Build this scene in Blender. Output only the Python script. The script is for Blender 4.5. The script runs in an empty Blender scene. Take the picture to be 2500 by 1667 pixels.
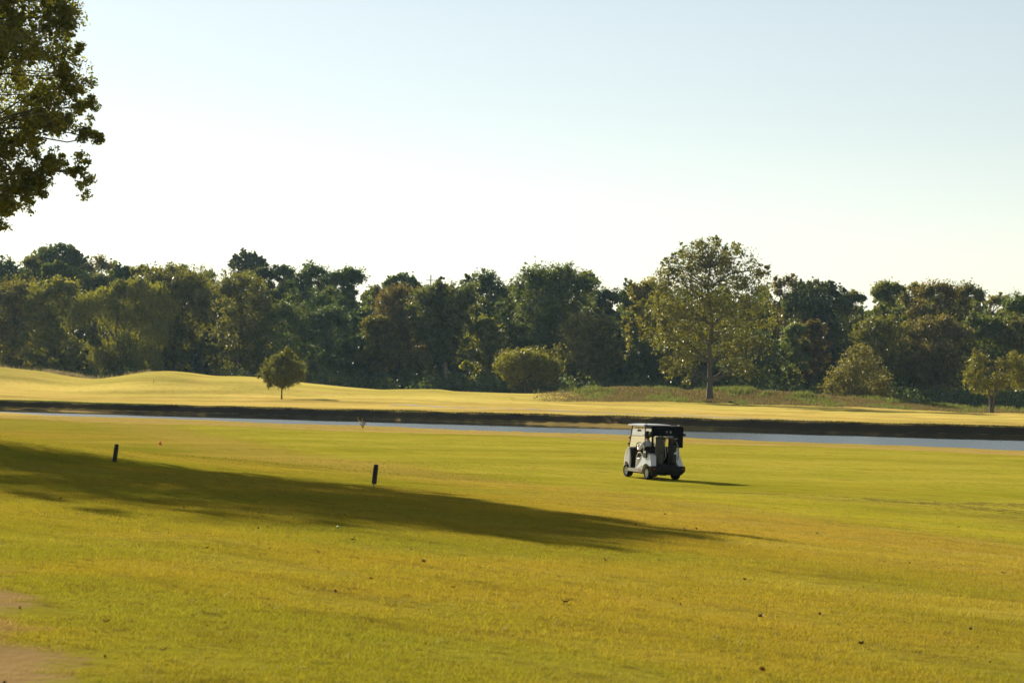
import bpy, bmesh, math, random
import numpy as np
from mathutils import Matrix, Vector

# ------------------------------------------------------------------ camera, sky, sun, exposure
SC = bpy.context.scene
COL = SC.collection
F = 5200.0                       # focal length in photograph pixels (75 mm on a 36 mm sensor)
HOR = 940.0                      # horizon row at the picture centre
ROLL = math.radians(1.0)
PITCH = math.atan((HOR - 833.5) / F)
fw = Vector((0, math.cos(PITCH), math.sin(PITCH)))
rt0 = Vector((1, 0, 0)); up0 = rt0.cross(fw)
RT = rt0 * math.cos(ROLL) + up0 * math.sin(ROLL)
UP = RT.cross(fw)
FW = fw
cam_d = bpy.data.cameras.new('camera'); cam = bpy.data.objects.new('camera', cam_d); COL.objects.link(cam)
m = Matrix.Identity(4)
for i in range(3):
    m[i][0] = RT[i]; m[i][1] = UP[i]; m[i][2] = -FW[i]
cam.matrix_world = m
cam_d.sensor_width = 36; cam_d.lens = F / 2500 * 36
cam_d.clip_start = 0.5; cam_d.clip_end = 6000
cam_d.dof.use_dof = True; cam_d.dof.focus_distance = 42; cam_d.dof.aperture_fstop = 4.5
SC.camera = cam

AZ = math.radians(28)            # sun: 28 degrees left of the view direction
EL = math.radians(22.3)
world = bpy.data.worlds.new('World'); SC.world = world; world.use_nodes = True
wn = world.node_tree.nodes; wl = world.node_tree.links
bg = wn['Background']
sky = wn.new('ShaderNodeTexSky'); sky.sky_type = 'NISHITA'; sky.sun_disc = False
sky.sun_elevation = EL; sky.sun_rotation = -AZ
sky.air_density = 1.15; sky.dust_density = 0.1; sky.ozone_density = 0.6; sky.altitude = 0
hz = wn.new('ShaderNodeHueSaturation'); hz.inputs['Saturation'].default_value = 0.6      # milky, dry autumn air
wl.new(sky.outputs[0], hz.inputs['Color']); wl.new(hz.outputs[0], bg.inputs[0]); bg.inputs[1].default_value = 0.05
sun_d = bpy.data.lights.new('sun', 'SUN'); sun = bpy.data.objects.new('sun', sun_d); COL.objects.link(sun)
sun_d.energy = 5.0; sun_d.angle = math.radians(0.5); sun_d.color = (1.0, 0.90, 0.70)
sv = Vector((-math.sin(AZ) * math.cos(EL), math.cos(AZ) * math.cos(EL), math.sin(EL)))
sun.rotation_euler = sv.to_track_quat('Z', 'Y').to_euler()
vs = SC.view_settings
vs.view_transform = 'Standard'; vs.look = 'None'; vs.gamma = 1; vs.exposure = 1.14
vs.use_curve_mapping = False
SC.render.engine = 'CYCLES'
SC.cycles.use_denoising = True; SC.cycles.denoiser = 'OPENIMAGEDENOISE'
SC.cycles.denoising_input_passes = 'RGB_ALBEDO_NORMAL'; SC.cycles.denoising_prefilter = 'NONE'
SC.cycles.max_bounces = 8; SC.cycles.transparent_max_bounces = 8; SC.cycles.volume_bounces = 1
SC.cycles.transmission_bounces = 6
SC.cycles.use_adaptive_sampling = False

RNG = np.random.default_rng(7)
random.seed(7)

# ------------------------------------------------------------------ helpers
def P(px, py, Y):
    """world point at depth Y that the photograph shows at pixel px, py"""
    d = FW * F + RT * (px - 1250) + UP * (833.5 - py)
    return d * (Y / d.y)

def tag(o, label=None, cat=None, group=None, kind=None):
    if label: o['label'] = label
    if cat: o['category'] = cat
    if group: o['group'] = group
    if kind: o['kind'] = kind
    return o

def empty(name, loc, rz=0.0, parent=None):
    o = bpy.data.objects.new(name, None); COL.objects.link(o)
    o.location = loc; o.rotation_euler = (0, 0, rz); o.empty_display_size = 0.2
    if parent: o.parent = parent
    return o

def mesh_np(name, v, faces, mat, parent=None, smooth=False, rnd=None):
    """v (N,3) array, faces (M,k) array of equal-size polygons"""
    v = np.asarray(v, np.float32); faces = np.asarray(faces, np.int32)
    me = bpy.data.meshes.new(name)
    k = faces.shape[1]; M = faces.shape[0]
    me.vertices.add(len(v)); me.vertices.foreach_set('co', v.ravel())
    me.loops.add(M * k); me.loops.foreach_set('vertex_index', faces.ravel())
    me.polygons.add(M)
    me.polygons.foreach_set('loop_start', np.arange(0, M * k, k, dtype=np.int32))
    me.polygons.foreach_set('loop_total', np.full(M, k, np.int32))
    if smooth: me.polygons.foreach_set('use_smooth', np.ones(M, bool))
    me.update(calc_edges=True)
    if rnd is not None:
        a = me.attributes.new('rnd', 'FLOAT', 'POINT'); a.data.foreach_set('value', np.asarray(rnd, np.float32))
    o = bpy.data.objects.new(name, me); COL.objects.link(o)
    if mat: me.materials.append(mat)
    if parent: o.parent = parent
    return o

def bm_obj(name, bm, mat, parent=None, smooth=False, bevel=0.0, loc=None):
    if bevel:
        bmesh.ops.bevel(bm, geom=[e for e in bm.edges if e.calc_face_angle(0) > 0.5], offset=bevel, segments=2, affect='EDGES', profile=0.6)
    bmesh.ops.recalc_face_normals(bm, faces=bm.faces)
    me = bpy.data.meshes.new(name); bm.to_mesh(me); bm.free()
    if smooth:
        for p in me.polygons: p.use_smooth = True
    me.materials.append(mat)
    o = bpy.data.objects.new(name, me); COL.objects.link(o)
    if parent: o.parent = parent
    if loc is not None: o.location = loc
    return o

def add_box(bm, x0, x1, y0, y1, z0, z1):
    vs_ = [bm.verts.new(p) for p in ((x0,y0,z0),(x1,y0,z0),(x1,y1,z0),(x0,y1,z0),(x0,y0,z1),(x1,y0,z1),(x1,y1,z1),(x0,y1,z1))]
    for f in ((0,3,2,1),(4,5,6,7),(0,1,5,4),(1,2,6,5),(2,3,7,6),(3,0,4,7)): bm.faces.new([vs_[i] for i in f])
    return vs_

def add_tube(bm, pts, rad, sides=8, cap=True):
    pts = [Vector(p) for p in pts]
    if not hasattr(rad, '__len__'): rad = [rad] * len(pts)
    rings = []; prev = None
    for i, p in enumerate(pts):
        t = (pts[min(i+1, len(pts)-1)] - pts[max(i-1, 0)]).normalized()
        a = t.orthogonal().normalized() if prev is None else (prev - t * prev.dot(t)).normalized()
        prev = a; b = t.cross(a)
        rings.append([bm.verts.new(p + (a*math.cos(k*2*math.pi/sides) + b*math.sin(k*2*math.pi/sides)) * rad[i]) for k in range(sides)])
    for i in range(len(rings)-1):
        for k in range(sides):
            bm.faces.new((rings[i][k], rings[i][(k+1)%sides], rings[i+1][(k+1)%sides], rings[i+1][k]))
    if cap:
        bm.faces.new(rings[0][::-1]); bm.faces.new(rings[-1])

def add_prism(bm, prof, x0, x1, axis='x'):
    """profile list of (y,z), extruded in x"""
    a = [bm.verts.new((x0, y, z)) for y, z in prof]; b = [bm.verts.new((x1, y, z)) for y, z in prof]
    n = len(prof)
    bm.faces.new(a); bm.faces.new(b[::-1])
    for i in range(n): bm.faces.new((a[i], b[i], b[(i+1)%n], a[(i+1)%n]))

def add_lathe(bm, prof, seg=16):
    rings = []
    for r, z in prof:
        rings.append([bm.verts.new((r*math.cos(k*2*math.pi/seg), r*math.sin(k*2*math.pi/seg), z)) for k in range(seg)])
    for i in range(len(rings)-1):
        for k in range(seg): bm.faces.new((rings[i][k], rings[i][(k+1)%seg], rings[i+1][(k+1)%seg], rings[i+1][k]))
    bm.faces.new(rings[0][::-1]); bm.faces.new(rings[-1])

# ------------------------------------------------------------------ materials
class NT:
    def __init__(s, nt): s.nt = nt; s.n = nt.nodes; s.l = nt.links
    def new(s, t, **kw):
        nd = s.n.new(t)
        for k, v in kw.items(): setattr(nd, k, v)
        return nd
    def link(s, a, b): s.l.new(a, b)
    def setin(s, sock, v):
        if isinstance(v, bpy.types.NodeSocket): s.l.new(v, sock)
        else: sock.default_value = v
    def math(s, op, a, b=0.0, c=None, clamp=False):
        nd = s.new('ShaderNodeMath', operation=op, use_clamp=clamp)
        s.setin(nd.inputs[0], a); s.setin(nd.inputs[1], b)
        if c is not None: s.setin(nd.inputs[2], c)
        return nd.outputs[0]
    def mix(s, f, a, b, mode='MIX'):
        nd = s.new('ShaderNodeMix', data_type='RGBA', blend_type=mode, clamp_factor=True)
        s.setin(nd.inputs[0], f)
        for i, v in ((6, a), (7, b)):
            if isinstance(v, bpy.types.NodeSocket): s.l.new(v, nd.inputs[i])
            else: nd.inputs[i].default_value = (*v, 1)
        return nd.outputs[2]
    def noise(s, vec, scale, detail=4, rough=0.55, dist=0.0):
        nd = s.new('ShaderNodeTexNoise'); s.link(vec, nd.inputs['Vector'])
        nd.inputs['Scale'].default_value = scale; nd.inputs['Detail'].default_value = detail
        nd.inputs['Roughness'].default_value = rough; nd.inputs['Distortion'].default_value = dist
        return nd.outputs['Fac']
    def ramp(s, v, lo, hi):
        nd = s.new('ShaderNodeMapRange', interpolation_type='SMOOTHSTEP')
        s.setin(nd.inputs['Value'], v); nd.inputs['From Min'].default_value = lo; nd.inputs['From Max'].default_value = hi
        return nd.outputs[0]

def pmat(name, col, rough=0.6, metal=0.0, spec=0.5, noise=0.0, nscale=8.0, bump=0.0, coat=0.0):
    mt = bpy.data.materials.new(name); mt.use_nodes = True
    t = NT(mt.node_tree); b = t.n['Principled BSDF']
    b.inputs['Roughness'].default_value = rough; b.inputs['Metallic'].default_value = metal
    b.inputs['Specular IOR Level'].default_value = spec; b.inputs['Coat Weight'].default_value = coat
    tc = t.new('ShaderNodeTexCoord')
    if noise > 0:
        nf = t.noise(tc.outputs['Object'], nscale, 5)
        c = t.mix(nf, tuple(x*(1-noise) for x in col), tuple(min(1, x*(1+noise)) for x in col))
        t.link(c, b.inputs['Base Color'])
        if bump:
            bp = t.new('ShaderNodeBump'); bp.inputs['Strength'].default_value = bump
            t.link(nf, bp.inputs['Height']); t.link(bp.outputs[0], b.inputs['Normal'])
    else:
        b.inputs['Base Color'].default_value = (*col, 1)
    return mt

def leaf_mat(name, a, b, c=None, trans=0.45, gloss=0.05, rough=0.45):
    """leaf surface: diffuse both sides plus light shining through; colour varies leaf by leaf"""
    mt = bpy.data.materials.new(name); mt.use_nodes = True
    t = NT(mt.node_tree); t.n.clear()
    out = t.new('ShaderNodeOutputMaterial')
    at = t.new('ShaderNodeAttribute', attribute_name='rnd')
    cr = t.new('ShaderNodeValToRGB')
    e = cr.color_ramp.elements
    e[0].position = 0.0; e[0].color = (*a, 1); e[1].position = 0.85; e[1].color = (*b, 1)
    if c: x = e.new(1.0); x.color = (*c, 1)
    t.link(at.outputs['Fac'], cr.inputs[0])
    oi = t.new('ShaderNodeObjectInfo')
    hs = t.new('ShaderNodeHueSaturation')
    t.link(cr.outputs[0], hs.inputs['Color'])
    t.link(t.math('MULTIPLY_ADD', oi.outputs['Random'], 0.4, 0.8), hs.inputs['Value'])
    t.link(t.math('MULTIPLY_ADD', oi.outputs['Random'], 0.03, 0.485), hs.inputs['Hue'])
    d = t.new('ShaderNodeBsdfDiffuse'); tr = t.new('ShaderNodeBsdfTranslucent'); g = t.new('ShaderNodeBsdfGlossy')
    g.inputs['Roughness'].default_value = rough; g.inputs['Color'].default_value = (0.9, 0.9, 0.85, 1)
    t.link(hs.outputs[0], d.inputs[0])
    tc = t.new('ShaderNodeMix', data_type='RGBA', blend_type='MULTIPLY')
    tc.inputs[0].default_value = 1; t.link(hs.outputs[0], tc.inputs[6]); tc.inputs[7].default_value = (1.25, 1.2, 0.6, 1)
    t.link(tc.outputs[2], tr.inputs[0])
    m1 = t.new('ShaderNodeMixShader'); m1.inputs[0].default_value = trans
    t.link(d.outputs[0], m1.inputs[1]); t.link(tr.outputs[0], m1.inputs[2])
    m2 = t.new('ShaderNodeMixShader'); m2.inputs[0].default_value = gloss
    t.link(m1.outputs[0], m2.inputs[1]); t.link(g.outputs[0], m2.inputs[2])
    t.link(m2.outputs[0], out.inputs[0])
    return mt

LEAF = {
 'dark':   leaf_mat('leaf_dark_green', (.044,.070,.022), (.098,.122,.030), (.17,.17,.03), trans=.5),
 'green':  leaf_mat('leaf_green', (.062,.090,.020), (.142,.165,.030), (.22,.21,.03), trans=.5),
 'olive':  leaf_mat('leaf_olive', (.092,.102,.018), (.200,.192,.030), (.27,.22,.03), trans=.5),
 'yellow': leaf_mat('leaf_yellow_green', (.120,.130,.018), (.255,.238,.030), (.32,.27,.03), trans=.5),
 'rust':   leaf_mat('leaf_rust', (.112,.100,.020), (.212,.172,.028), (.30,.20,.03), trans=.5),
 'red':    leaf_mat('leaf_red_brown', (.090,.068,.022), (.160,.112,.030), (.18,.13,.03), trans=.5),
 'tan':    leaf_mat('leaf_tan', (.120,.112,.030), (.220,.190,.045), (.29,.22,.05), trans=.5),
 'pale':   leaf_mat('leaf_pale_green', (.100,.118,.040), (.185,.195,.055), (.24,.23,.06), trans=.5),
 'oak':    leaf_mat('leaf_near_oak', (.092,.110,.015), (.225,.225,.024), (.40,.32,.035), trans=.6),
 'plane':  leaf_mat('leaf_sycamore', (.082,.086,.016), (.175,.165,.024), (.27,.21,.03), trans=.5, gloss=0.05, rough=0.4),
}
BARK = pmat('bark', (.085,.070,.052), 0.9, noise=.45, nscale=3, bump=.4)
BARK_PALE = pmat('bark_pale', (.22,.19,.15), 0.9, noise=.4, nscale=2, bump=.3)
TWIG = pmat('bare_twig', (.12,.105,.085), 0.9, noise=.2)

# river lines (world metres)
def yn(x): return 155 - 0.83*x + 2.2*np.sin(x*0.11+1) + 1.0*np.sin(x*0.37) + 1.5*np.exp(-((x+23)/4.0)**2)*3
def yf(x): return 212 - 0.60*x + 1.6*np.sin(x*0.09+2) + 0.8*np.sin(x*0.31)
WATER_Z = -3.8

def turf_group():
    g = bpy.data.node_groups.new('turf_colour', 'ShaderNodeTree')
    g.interface.new_socket('Color', in_out='OUTPUT', socket_type='NodeSocketColor')
    g.interface.new_socket('Height', in_out='OUTPUT', socket_type='NodeSocketFloat')
    g.interface.new_socket('Dirt', in_out='OUTPUT', socket_type='NodeSocketFloat')
    t = NT(g)
    go = t.new('NodeGroupOutput'); geo = t.new('ShaderNodeNewGeometry'); pos = geo.outputs['Position']
    sx = t.new('ShaderNodeSeparateXYZ'); t.link(pos, sx.inputs[0]); x, y = sx.outputs[0], sx.outputs[1]
    mp = t.new('ShaderNodeVectorMath', operation='MULTIPLY'); t.link(pos, mp.inputs[0]); mp.inputs[1].default_value = (1, 1, 0)
    p2 = mp.outputs[0]
    n1 = t.noise(p2, 0.045, 3); n2 = t.noise(p2, 0.22, 4); n3 = t.noise(p2, 1.1, 4, 0.6); n4 = t.noise(p2, 6.0, 4, 0.7); n5 = t.noise(p2, 28.0, 3, 0.7)
    warp = t.math('MULTIPLY_ADD', n2, 9.0, -4.5)
    # colours
    ROUGH_A = (.235,.180,.016); ROUGH_B = (.270,.185,.022); GREEN = (.160,.160,.010); FAIR = (.305,.258,.024); TAN = (.280,.200,.036)
    rough = t.mix(t.ramp(n2, .38, .66), GREEN, ROUGH_A)
    rough = t.mix(t.ramp(n1, .42, .62), rough, t.mix(t.ramp(n3, .35, .65), ROUGH_A, ROUGH_B))
    fair = t.mix(t.ramp(n2, .35, .68), (.240,.230,.016), FAIR)
    fair = t.mix(t.math('MULTIPLY', t.ramp(n1, .45, .65), .6), fair, (.180,.165,.010))
    # near fairway beyond the slanting edge x = 8 - .27 (y-31)
    e = t.math('ADD', t.math('ADD', x, t.math('MULTIPLY', y, .27)), t.math('MULTIPLY', warp, .5))
    mf = t.ramp(e, 15.5, 18.5)
    edge = t.math('MULTIPLY', t.ramp(e, 10.0, 14.5), t.math('SUBTRACT', 1.0, t.ramp(e, 15.5, 18.0)))
    col = t.mix(t.math('MULTIPLY', edge, .75), rough, TAN)
    col = t.mix(mf, col, fair)
    # tan strip along the near bank
    en = t.math('ADD', t.math('ADD', y, t.math('MULTIPLY', x, .83)), t.math('MULTIPLY', warp, .25))
    tan = t.mix(t.ramp(n3, .3, .7), (.310,.215,.058), (.360,.250,.075))
    col = t.mix(t.ramp(en, 136.5, 138.5), col, tan)
    # far side
    ef = t.math('ADD', t.math('ADD', y, t.math('MULTIPLY', x, .6)), warp)
    farfair = t.mix(t.ramp(n1, .4, .6), (.340,.285,.062), (.370,.285,.068))
    fart = t.mix(t.ramp(n2, .35, .65), (.330,.225,.060), (.270,.205,.048))
    farc = t.mix(t.math('MULTIPLY', t.ramp(ef, 265, 285), t.math('SUBTRACT', 1, t.math('MULTIPLY', t.ramp(ef, 330, 360), .5))), fart, farfair)
    farc = t.mix(t.ramp(n1, .50, .70), farc, (.330,.225,.062))
    col = t.mix(t.ramp(t.math('ADD', y, t.math('MULTIPLY', x, .7)), 180, 182), col, farc)
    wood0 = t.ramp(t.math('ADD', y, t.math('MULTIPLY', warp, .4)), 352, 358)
    # mowing and growth streaks across the slope; fine dark ones paint low-sun bump shadows
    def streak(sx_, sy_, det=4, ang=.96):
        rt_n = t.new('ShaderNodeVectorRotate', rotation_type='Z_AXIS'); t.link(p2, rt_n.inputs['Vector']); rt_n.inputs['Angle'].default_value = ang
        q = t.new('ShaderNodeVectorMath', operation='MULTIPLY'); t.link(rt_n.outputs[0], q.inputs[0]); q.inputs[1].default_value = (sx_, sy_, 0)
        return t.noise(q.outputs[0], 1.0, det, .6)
    s1 = streak(.05, .30, ang=.55); shade_streak = streak(.45, 1.7); shade_dash = streak(2.2, 8.0); s4 = streak(.02, .16, ang=.35)
    col = t.mix(t.math('MULTIPLY', t.ramp(s1, .50, .72), .45), col, t.mix(.5, col, (.20,.175,.010)))
    col = t.mix(t.math('MULTIPLY', t.ramp(s1, .48, .28), .40), col, (.33,.275,.045))
    col = t.mix(t.math('MULTIPLY', t.ramp(shade_streak, .50, .70), .62), col, (.130,.100,.012))  # painted shade: dark streaks drawn out along the sun's direction
    col = t.mix(t.math('MULTIPLY', t.ramp(shade_dash, .56, .70), .85), col, (.075,.055,.012))  # short dark dashes, small bumps' shadows put into the turf colour
    col = t.mix(t.math('MULTIPLY', t.ramp(s4, .46, .62), .5), col, t.mix(.55, col, (.17,.165,.012)))
    mg = t.math('MULTIPLY', t.ramp(t.math('ADD', y, warp), 318, 332), t.math('SUBTRACT', 1, t.ramp(x, -12, -2)))
    mg = t.math('MULTIPLY', mg, t.math('SUBTRACT', 1, wood0))
    col = t.mix(t.math('MULTIPLY', mg, .75), col, t.mix(t.ramp(n2, .4, .65), (.215,.215,.030), (.27,.22,.045)))
    # fine mottling that belongs to the turf itself
    col = t.mix(t.math('MULTIPLY', t.ramp(n4, .50, .70), .60), col, (.095,.080,.014))
    col = t.mix(t.math('MULTIPLY', t.ramp(n5, .55, .75), .30), col, (.32,.25,.06))
    # bare soil on steep banks and under the wood
    sn = t.new('ShaderNodeSeparateXYZ'); t.link(geo.outputs['True Normal'], sn.inputs[0])
    soil = t.mix(n4, (.030,.024,.016), (.070,.052,.034))
    sz = sx.outputs[2]
    steep = t.math('SUBTRACT', 1.0, t.ramp(sn.outputs[2], .80, .955))
    col = t.mix(t.math('MULTIPLY', steep, t.math('SUBTRACT', 1.0, t.ramp(sz, -2.9, -2.6))), col, soil)
    col = t.mix(t.math('SUBTRACT', 1.0, t.ramp(sz, WATER_Z+.10, WATER_Z+.30)), col, soil)
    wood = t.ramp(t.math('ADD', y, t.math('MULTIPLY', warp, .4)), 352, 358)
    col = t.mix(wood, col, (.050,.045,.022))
    # rough mound on the right
    mound = t.math('MULTIPLY', t.ramp(t.math('ADD', x, warp), 2, 14), t.math('MULTIPLY', t.ramp(t.math('ADD', y, t.math('MULTIPLY', warp, .3)), 319, 323), t.math('SUBTRACT', 1, wood)))
    mcol = t.mix(t.ramp(n2, .42, .6), (.135,.100,.036), (.13,.130,.026))
    mcol = t.mix(t.ramp(n3, .45, .7), mcol, (.115,.080,.034))
    col = t.mix(mound, col, mcol)
    # bare dirt in the near left corner
    dn = t.math('ADD', t.math('ADD', x, t.math('MULTIPLY', y, .30)), t.math('ADD', t.math('MULTIPLY_ADD', n3, 1.6, -.8), t.math('MULTIPLY_ADD', n4, .8, -.4)))
    dirt = t.math('MULTIPLY', t.math('SUBTRACT', 1.0, t.ramp(dn, .74, 1.08)), t.math('SUBTRACT', 1, t.ramp(y, 18, 24)))
    dcol = t.mix(n4, (.140,.088,.034), (.300,.205,.090))
    col = t.mix(dirt, col, dcol)
    t.link(col, go.inputs[0])
    h = t.math('ADD', t.math('MULTIPLY', n4, .020), t.math('MULTIPLY', n5, .010))
    h = t.math('ADD', h, t.math('MULTIPLY', n3, .05))
    t.link(h, go.inputs[1]); t.link(dirt, go.inputs[2])
    return g
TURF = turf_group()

def ground_material():
    mt = bpy.data.materials.new('turf_ground'); mt.use_nodes = True
    t = NT(mt.node_tree); b = t.n['Principled BSDF']
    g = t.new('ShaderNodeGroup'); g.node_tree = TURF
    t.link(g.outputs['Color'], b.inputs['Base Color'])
    b.inputs['Roughness'].default_value = 0.9; b.inputs['Specular IOR Level'].default_value = 0.0
    gy = t.new('ShaderNodeNewGeometry'); sy = t.new('ShaderNodeSeparateXYZ'); t.link(gy.outputs['Position'], sy.inputs[0])
    fl = t.new('ShaderNodeVectorMath', operation='MULTIPLY'); t.link(gy.outputs['Position'], fl.inputs[0]); fl.inputs[1].default_value = (.018, .085, 0)
    band = t.ramp(t.noise(fl.outputs[0], 1.0, 4, .6), .36, .64)          # thicker and thinner stands of dormant grass
    t.link(t.math('MULTIPLY', t.math('MULTIPLY_ADD', t.ramp(sy.outputs[1], 165, 215), .46, .14), t.math('MULTIPLY_ADD', band, .85, .25)), b.inputs['Sheen Weight']); b.inputs['Sheen Roughness'].default_value = 0.5
    t.link(t.mix(0.45, g.outputs['Color'], (1, .72, .22)), b.inputs['Sheen Tint'])
    bp = t.new('ShaderNodeBump'); bp.inputs['Strength'].default_value = 1.0; bp.inputs['Distance'].default_value = 1.0
    t.link(g.outputs['Height'], bp.inputs['Height']); t.link(bp.outputs[0], b.inputs['Normal'])
    return mt
M_GROUND = ground_material()

def blade_material(name, use_turf=True, a=(.2,.2,.04), b=(.3,.26,.08), gain=(1.50,1.46,1.05)):
    mt = bpy.data.materials.new(name); mt.use_nodes = True
    t = NT(mt.node_tree); t.n.clear(); out = t.new('ShaderNodeOutputMaterial')
    if use_turf:
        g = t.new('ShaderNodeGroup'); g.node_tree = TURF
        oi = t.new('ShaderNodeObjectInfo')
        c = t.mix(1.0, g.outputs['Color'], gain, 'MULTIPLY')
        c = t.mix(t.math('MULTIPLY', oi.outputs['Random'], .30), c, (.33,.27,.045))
    else:
        at = t.new('ShaderNodeAttribute', attribute_name='rnd')
        c = t.mix(at.outputs['Fac'], a, b)
    d = t.new('ShaderNodeBsdfDiffuse'); tr = t.new('ShaderNodeBsdfTranslucent'); gl = t.new('ShaderNodeBsdfGlossy')
    gl.inputs['Roughness'].default_value = .5
    t.link(c, d.inputs[0]); t.link(c, tr.inputs[0])
    m1 = t.new('ShaderNodeMixShader'); m1.inputs[0].default_value = .5
    t.link(d.outputs[0], m1.inputs[1]); t.link(tr.outputs[0], m1.inputs[2])
    m2 = t.new('ShaderNodeMixShader'); m2.inputs[0].default_value = .015
    t.link(m1.outputs[0], m2.inputs[1]); t.link(gl.outputs[0], m2.inputs[2]); t.link(m2.outputs[0], out.inputs[0])
    return mt
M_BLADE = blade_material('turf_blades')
M_TALL = blade_material('tall_dry_grass', False, (.20,.16,.07), (.34,.27,.13))
M_WEED = blade_material('green_weeds', False, (.11,.13,.025), (.19,.20,.04))
M_BROWNWEED = blade_material('brown_weeds', False, (.13,.095,.034), (.19,.15,.05))
M_BANKGRASS = blade_material('bank_grass', False, (.085,.080,.022), (.15,.13,.035))

# ------------------------------------------------------------------ terrain
def wob(x, y):
    return (0.10*np.sin(x*.09+y*.05+1.3) + 0.07*np.sin(x*.21-y*.13+.4) + 0.03*np.sin(x*.6+y*.37+2) + 0.02*np.sin(x*1.1-y*.9))
NEAR_Y = [-60, 0, 11, 24, 34, 48, 67, 100, 150, 260]
NEAR_Z = [-1.3, -1.52, -1.58, -1.86, -2.06, -2.36, -2.86, -3.22, -3.40, -3.40]
def smooth_interp(v, xs, zs):
    # average of three shifted linear interpolations: no visible creases
    w = 0.06*(np.abs(v)+20)
    return (np.interp(v-w, xs, zs)+np.interp(v, xs, zs)*2+np.interp(v+w, xs, zs)+np.interp(v-w*.5, xs, zs)*2+np.interp(v+w*.5, xs, zs)*2)/8
RIDGE_PX = [(-500,890),(-200,888),(-60,891),(0,896),(100,906),(180,920),(235,926),(300,917),(355,908),(410,905),(460,909),(525,918),(590,918),(650,922),(750,935),(850,945),(940,952),(960,950),(1080,950),(1100,955),(1250,960),(1300,961),(1400,954),(1520,946),(1620,952),(1700,956),(1800,952),(1900,958),(2000,966),(2100,974),(2200,985),(2350,999),(2500,1003),(2900,1012)]
RY = 338.0
_r = [P(a, b, RY) for a, b in RIDGE_PX]
RX = np.array([p.x for p in _r]); RZ = np.array([p.z for p in _r])
FAR_T = [0, 3, 40, 90, 130, 170, 250, 400, 1500]
FAR_Z = [-2.88, -2.85, -2.74, -2.42, -2.02, -1.7, -1.4, -1.0, -1.0]
def ground_z(x, y):
    x = np.asarray(x, float); y = np.asarray(y, float)
    near = smooth_interp(y, NEAR_Y, NEAR_Z)
    near = near - 0.036*np.clip(x, -18, 25)*np.clip((y-4)/8, 0, 1)*np.clip((88-y)/42, 0, 1)
    near = near + 1.0*np.exp(-(((x+22)/12.0)**2 + ((y-58)/14.0)**2)) + wob(x, y)*np.clip((y-5)/60, 0.12, .55)
    t = y - yf(x)
    far = smooth_interp(t, FAR_T, FAR_Z) - 0.013*np.clip(x, 0, 200)*np.clip(t/150, 0, 1) + wob(x, y)*1.1*np.clip(t/30, 0.2, 1)
    rz = np.interp(x, RX, RZ)*.5 + .25*np.interp(x-1.0, RX, RZ) + .25*np.interp(x+1.0, RX, RZ)
    sig = np.where(y < RY, np.where(x > 0, 11.0, 17.0), 14.0)
    k = np.exp(-((y-RY)/sig)**2)
    far = far + (rz - far)*k
    k2 = np.clip((t+8)/8.0, 0, 1)
    return np.where(y < yn(x)+2, near, np.where(t > -2, far, -4.6))
def gz(x, y): return float(ground_z(x, y))
def GP(px, py):
    """ground point seen at a pixel of the near field (march along the ray)"""
    best = None
    for Y in np.arange(8, 480, 0.1):
        p = P(px, py, Y)
        if p.z <= gz(p.x, Y): return Vector((p.x, Y, gz(p.x, Y)))
    return P(px, py, 480)

def build_ground():
    rows = []     # (nominal y, kind, value)
    for v in np.linspace(-45, 4, 14): rows.append((v, 'n', v))
    for v in np.linspace(4, 60, 150)[1:]: rows.append((v, 'n', v))
    for q in np.linspace(0, 1, 90)[1:]: rows.append((60+q*95, 'm', q))
    for o, z in ((.35,-3.46),(.7,-3.62),(1.2,-3.86),(2.5,-4.3)): rows.append((155+o, 'nb', (o, z)))
    for o, z in ((-3,-4.5),(-1.0,-4.05),(-.3,-3.86),(.3,-3.76),(.65,-3.66),(.9,-3.5),(1.15,-3.38)): rows.append((212+o, 'fb', (o, z)))
    for v in list(np.linspace(1.5, 60, 70))+list(np.linspace(60, 165, 90))[1:]+list(np.linspace(165, 400, 30))[1:]+[550, 750, 900]: rows.append((212+v, 'f', v))
    U = np.sign(np.linspace(-1, 1, 261))*np.abs(np.linspace(-1, 1, 261))**1.25
    V = []
    for yv, kd, val in rows:
        W = 0.42*max(yv, 0)+24 + (0.6*(yv-620) if yv > 620 else 0)
        x = U*W
        if kd == 'n': y = np.full_like(x, val); z = ground_z(x, y)
        elif kd == 'm': y = 60+(yn(x)-60)*val; z = ground_z(x, y)
        elif kd == 'nb': y = yn(x)+val[0]; z = np.full_like(x, val[1]) + .05*np.sin(x*1.7)+.04*np.sin(x*4.1)
        elif kd == 'fb':
            rag = .22*np.sin(x*.83+1)+.18*np.sin(x*2.3)+.12*np.sin(x*5.1+2)
            beach = 2.6*np.exp(-((x+47)/9.0)**2) + 2.2*np.exp(-((x-8)/7.0)**2)      # low mud shelf below the bank
            ys = np.where(val[1] > -3.72, 1.0, 0.0)
            y = yf(x)+val[0]+rag*(val[0] > 0) - beach*(1-ys)
            topz = ground_z(x, yf(x)+1.5)
            z = np.where(val[1] > -3.8, WATER_Z+.04+(topz-WATER_Z-.04)*np.clip((val[1]+3.76)/.42, 0, 1), val[1]) + .03*np.sin(x*3.7)*(val[0] > 0)
        else: y = yf(x)+val; z = ground_z(x, y)
        V.append(np.stack([x, y, z], 1))
    nc = len(U); nr = len(V)
    idx = np.arange(nr*nc).reshape(nr, nc)
    f = np.stack([idx[:-1,:-1], idx[:-1,1:], idx[1:,1:], idx[1:,:-1]], -1).reshape(-1, 4)
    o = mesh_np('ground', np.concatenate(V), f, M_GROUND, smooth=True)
    return tag(o, kind='structure')
build_ground()

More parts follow.
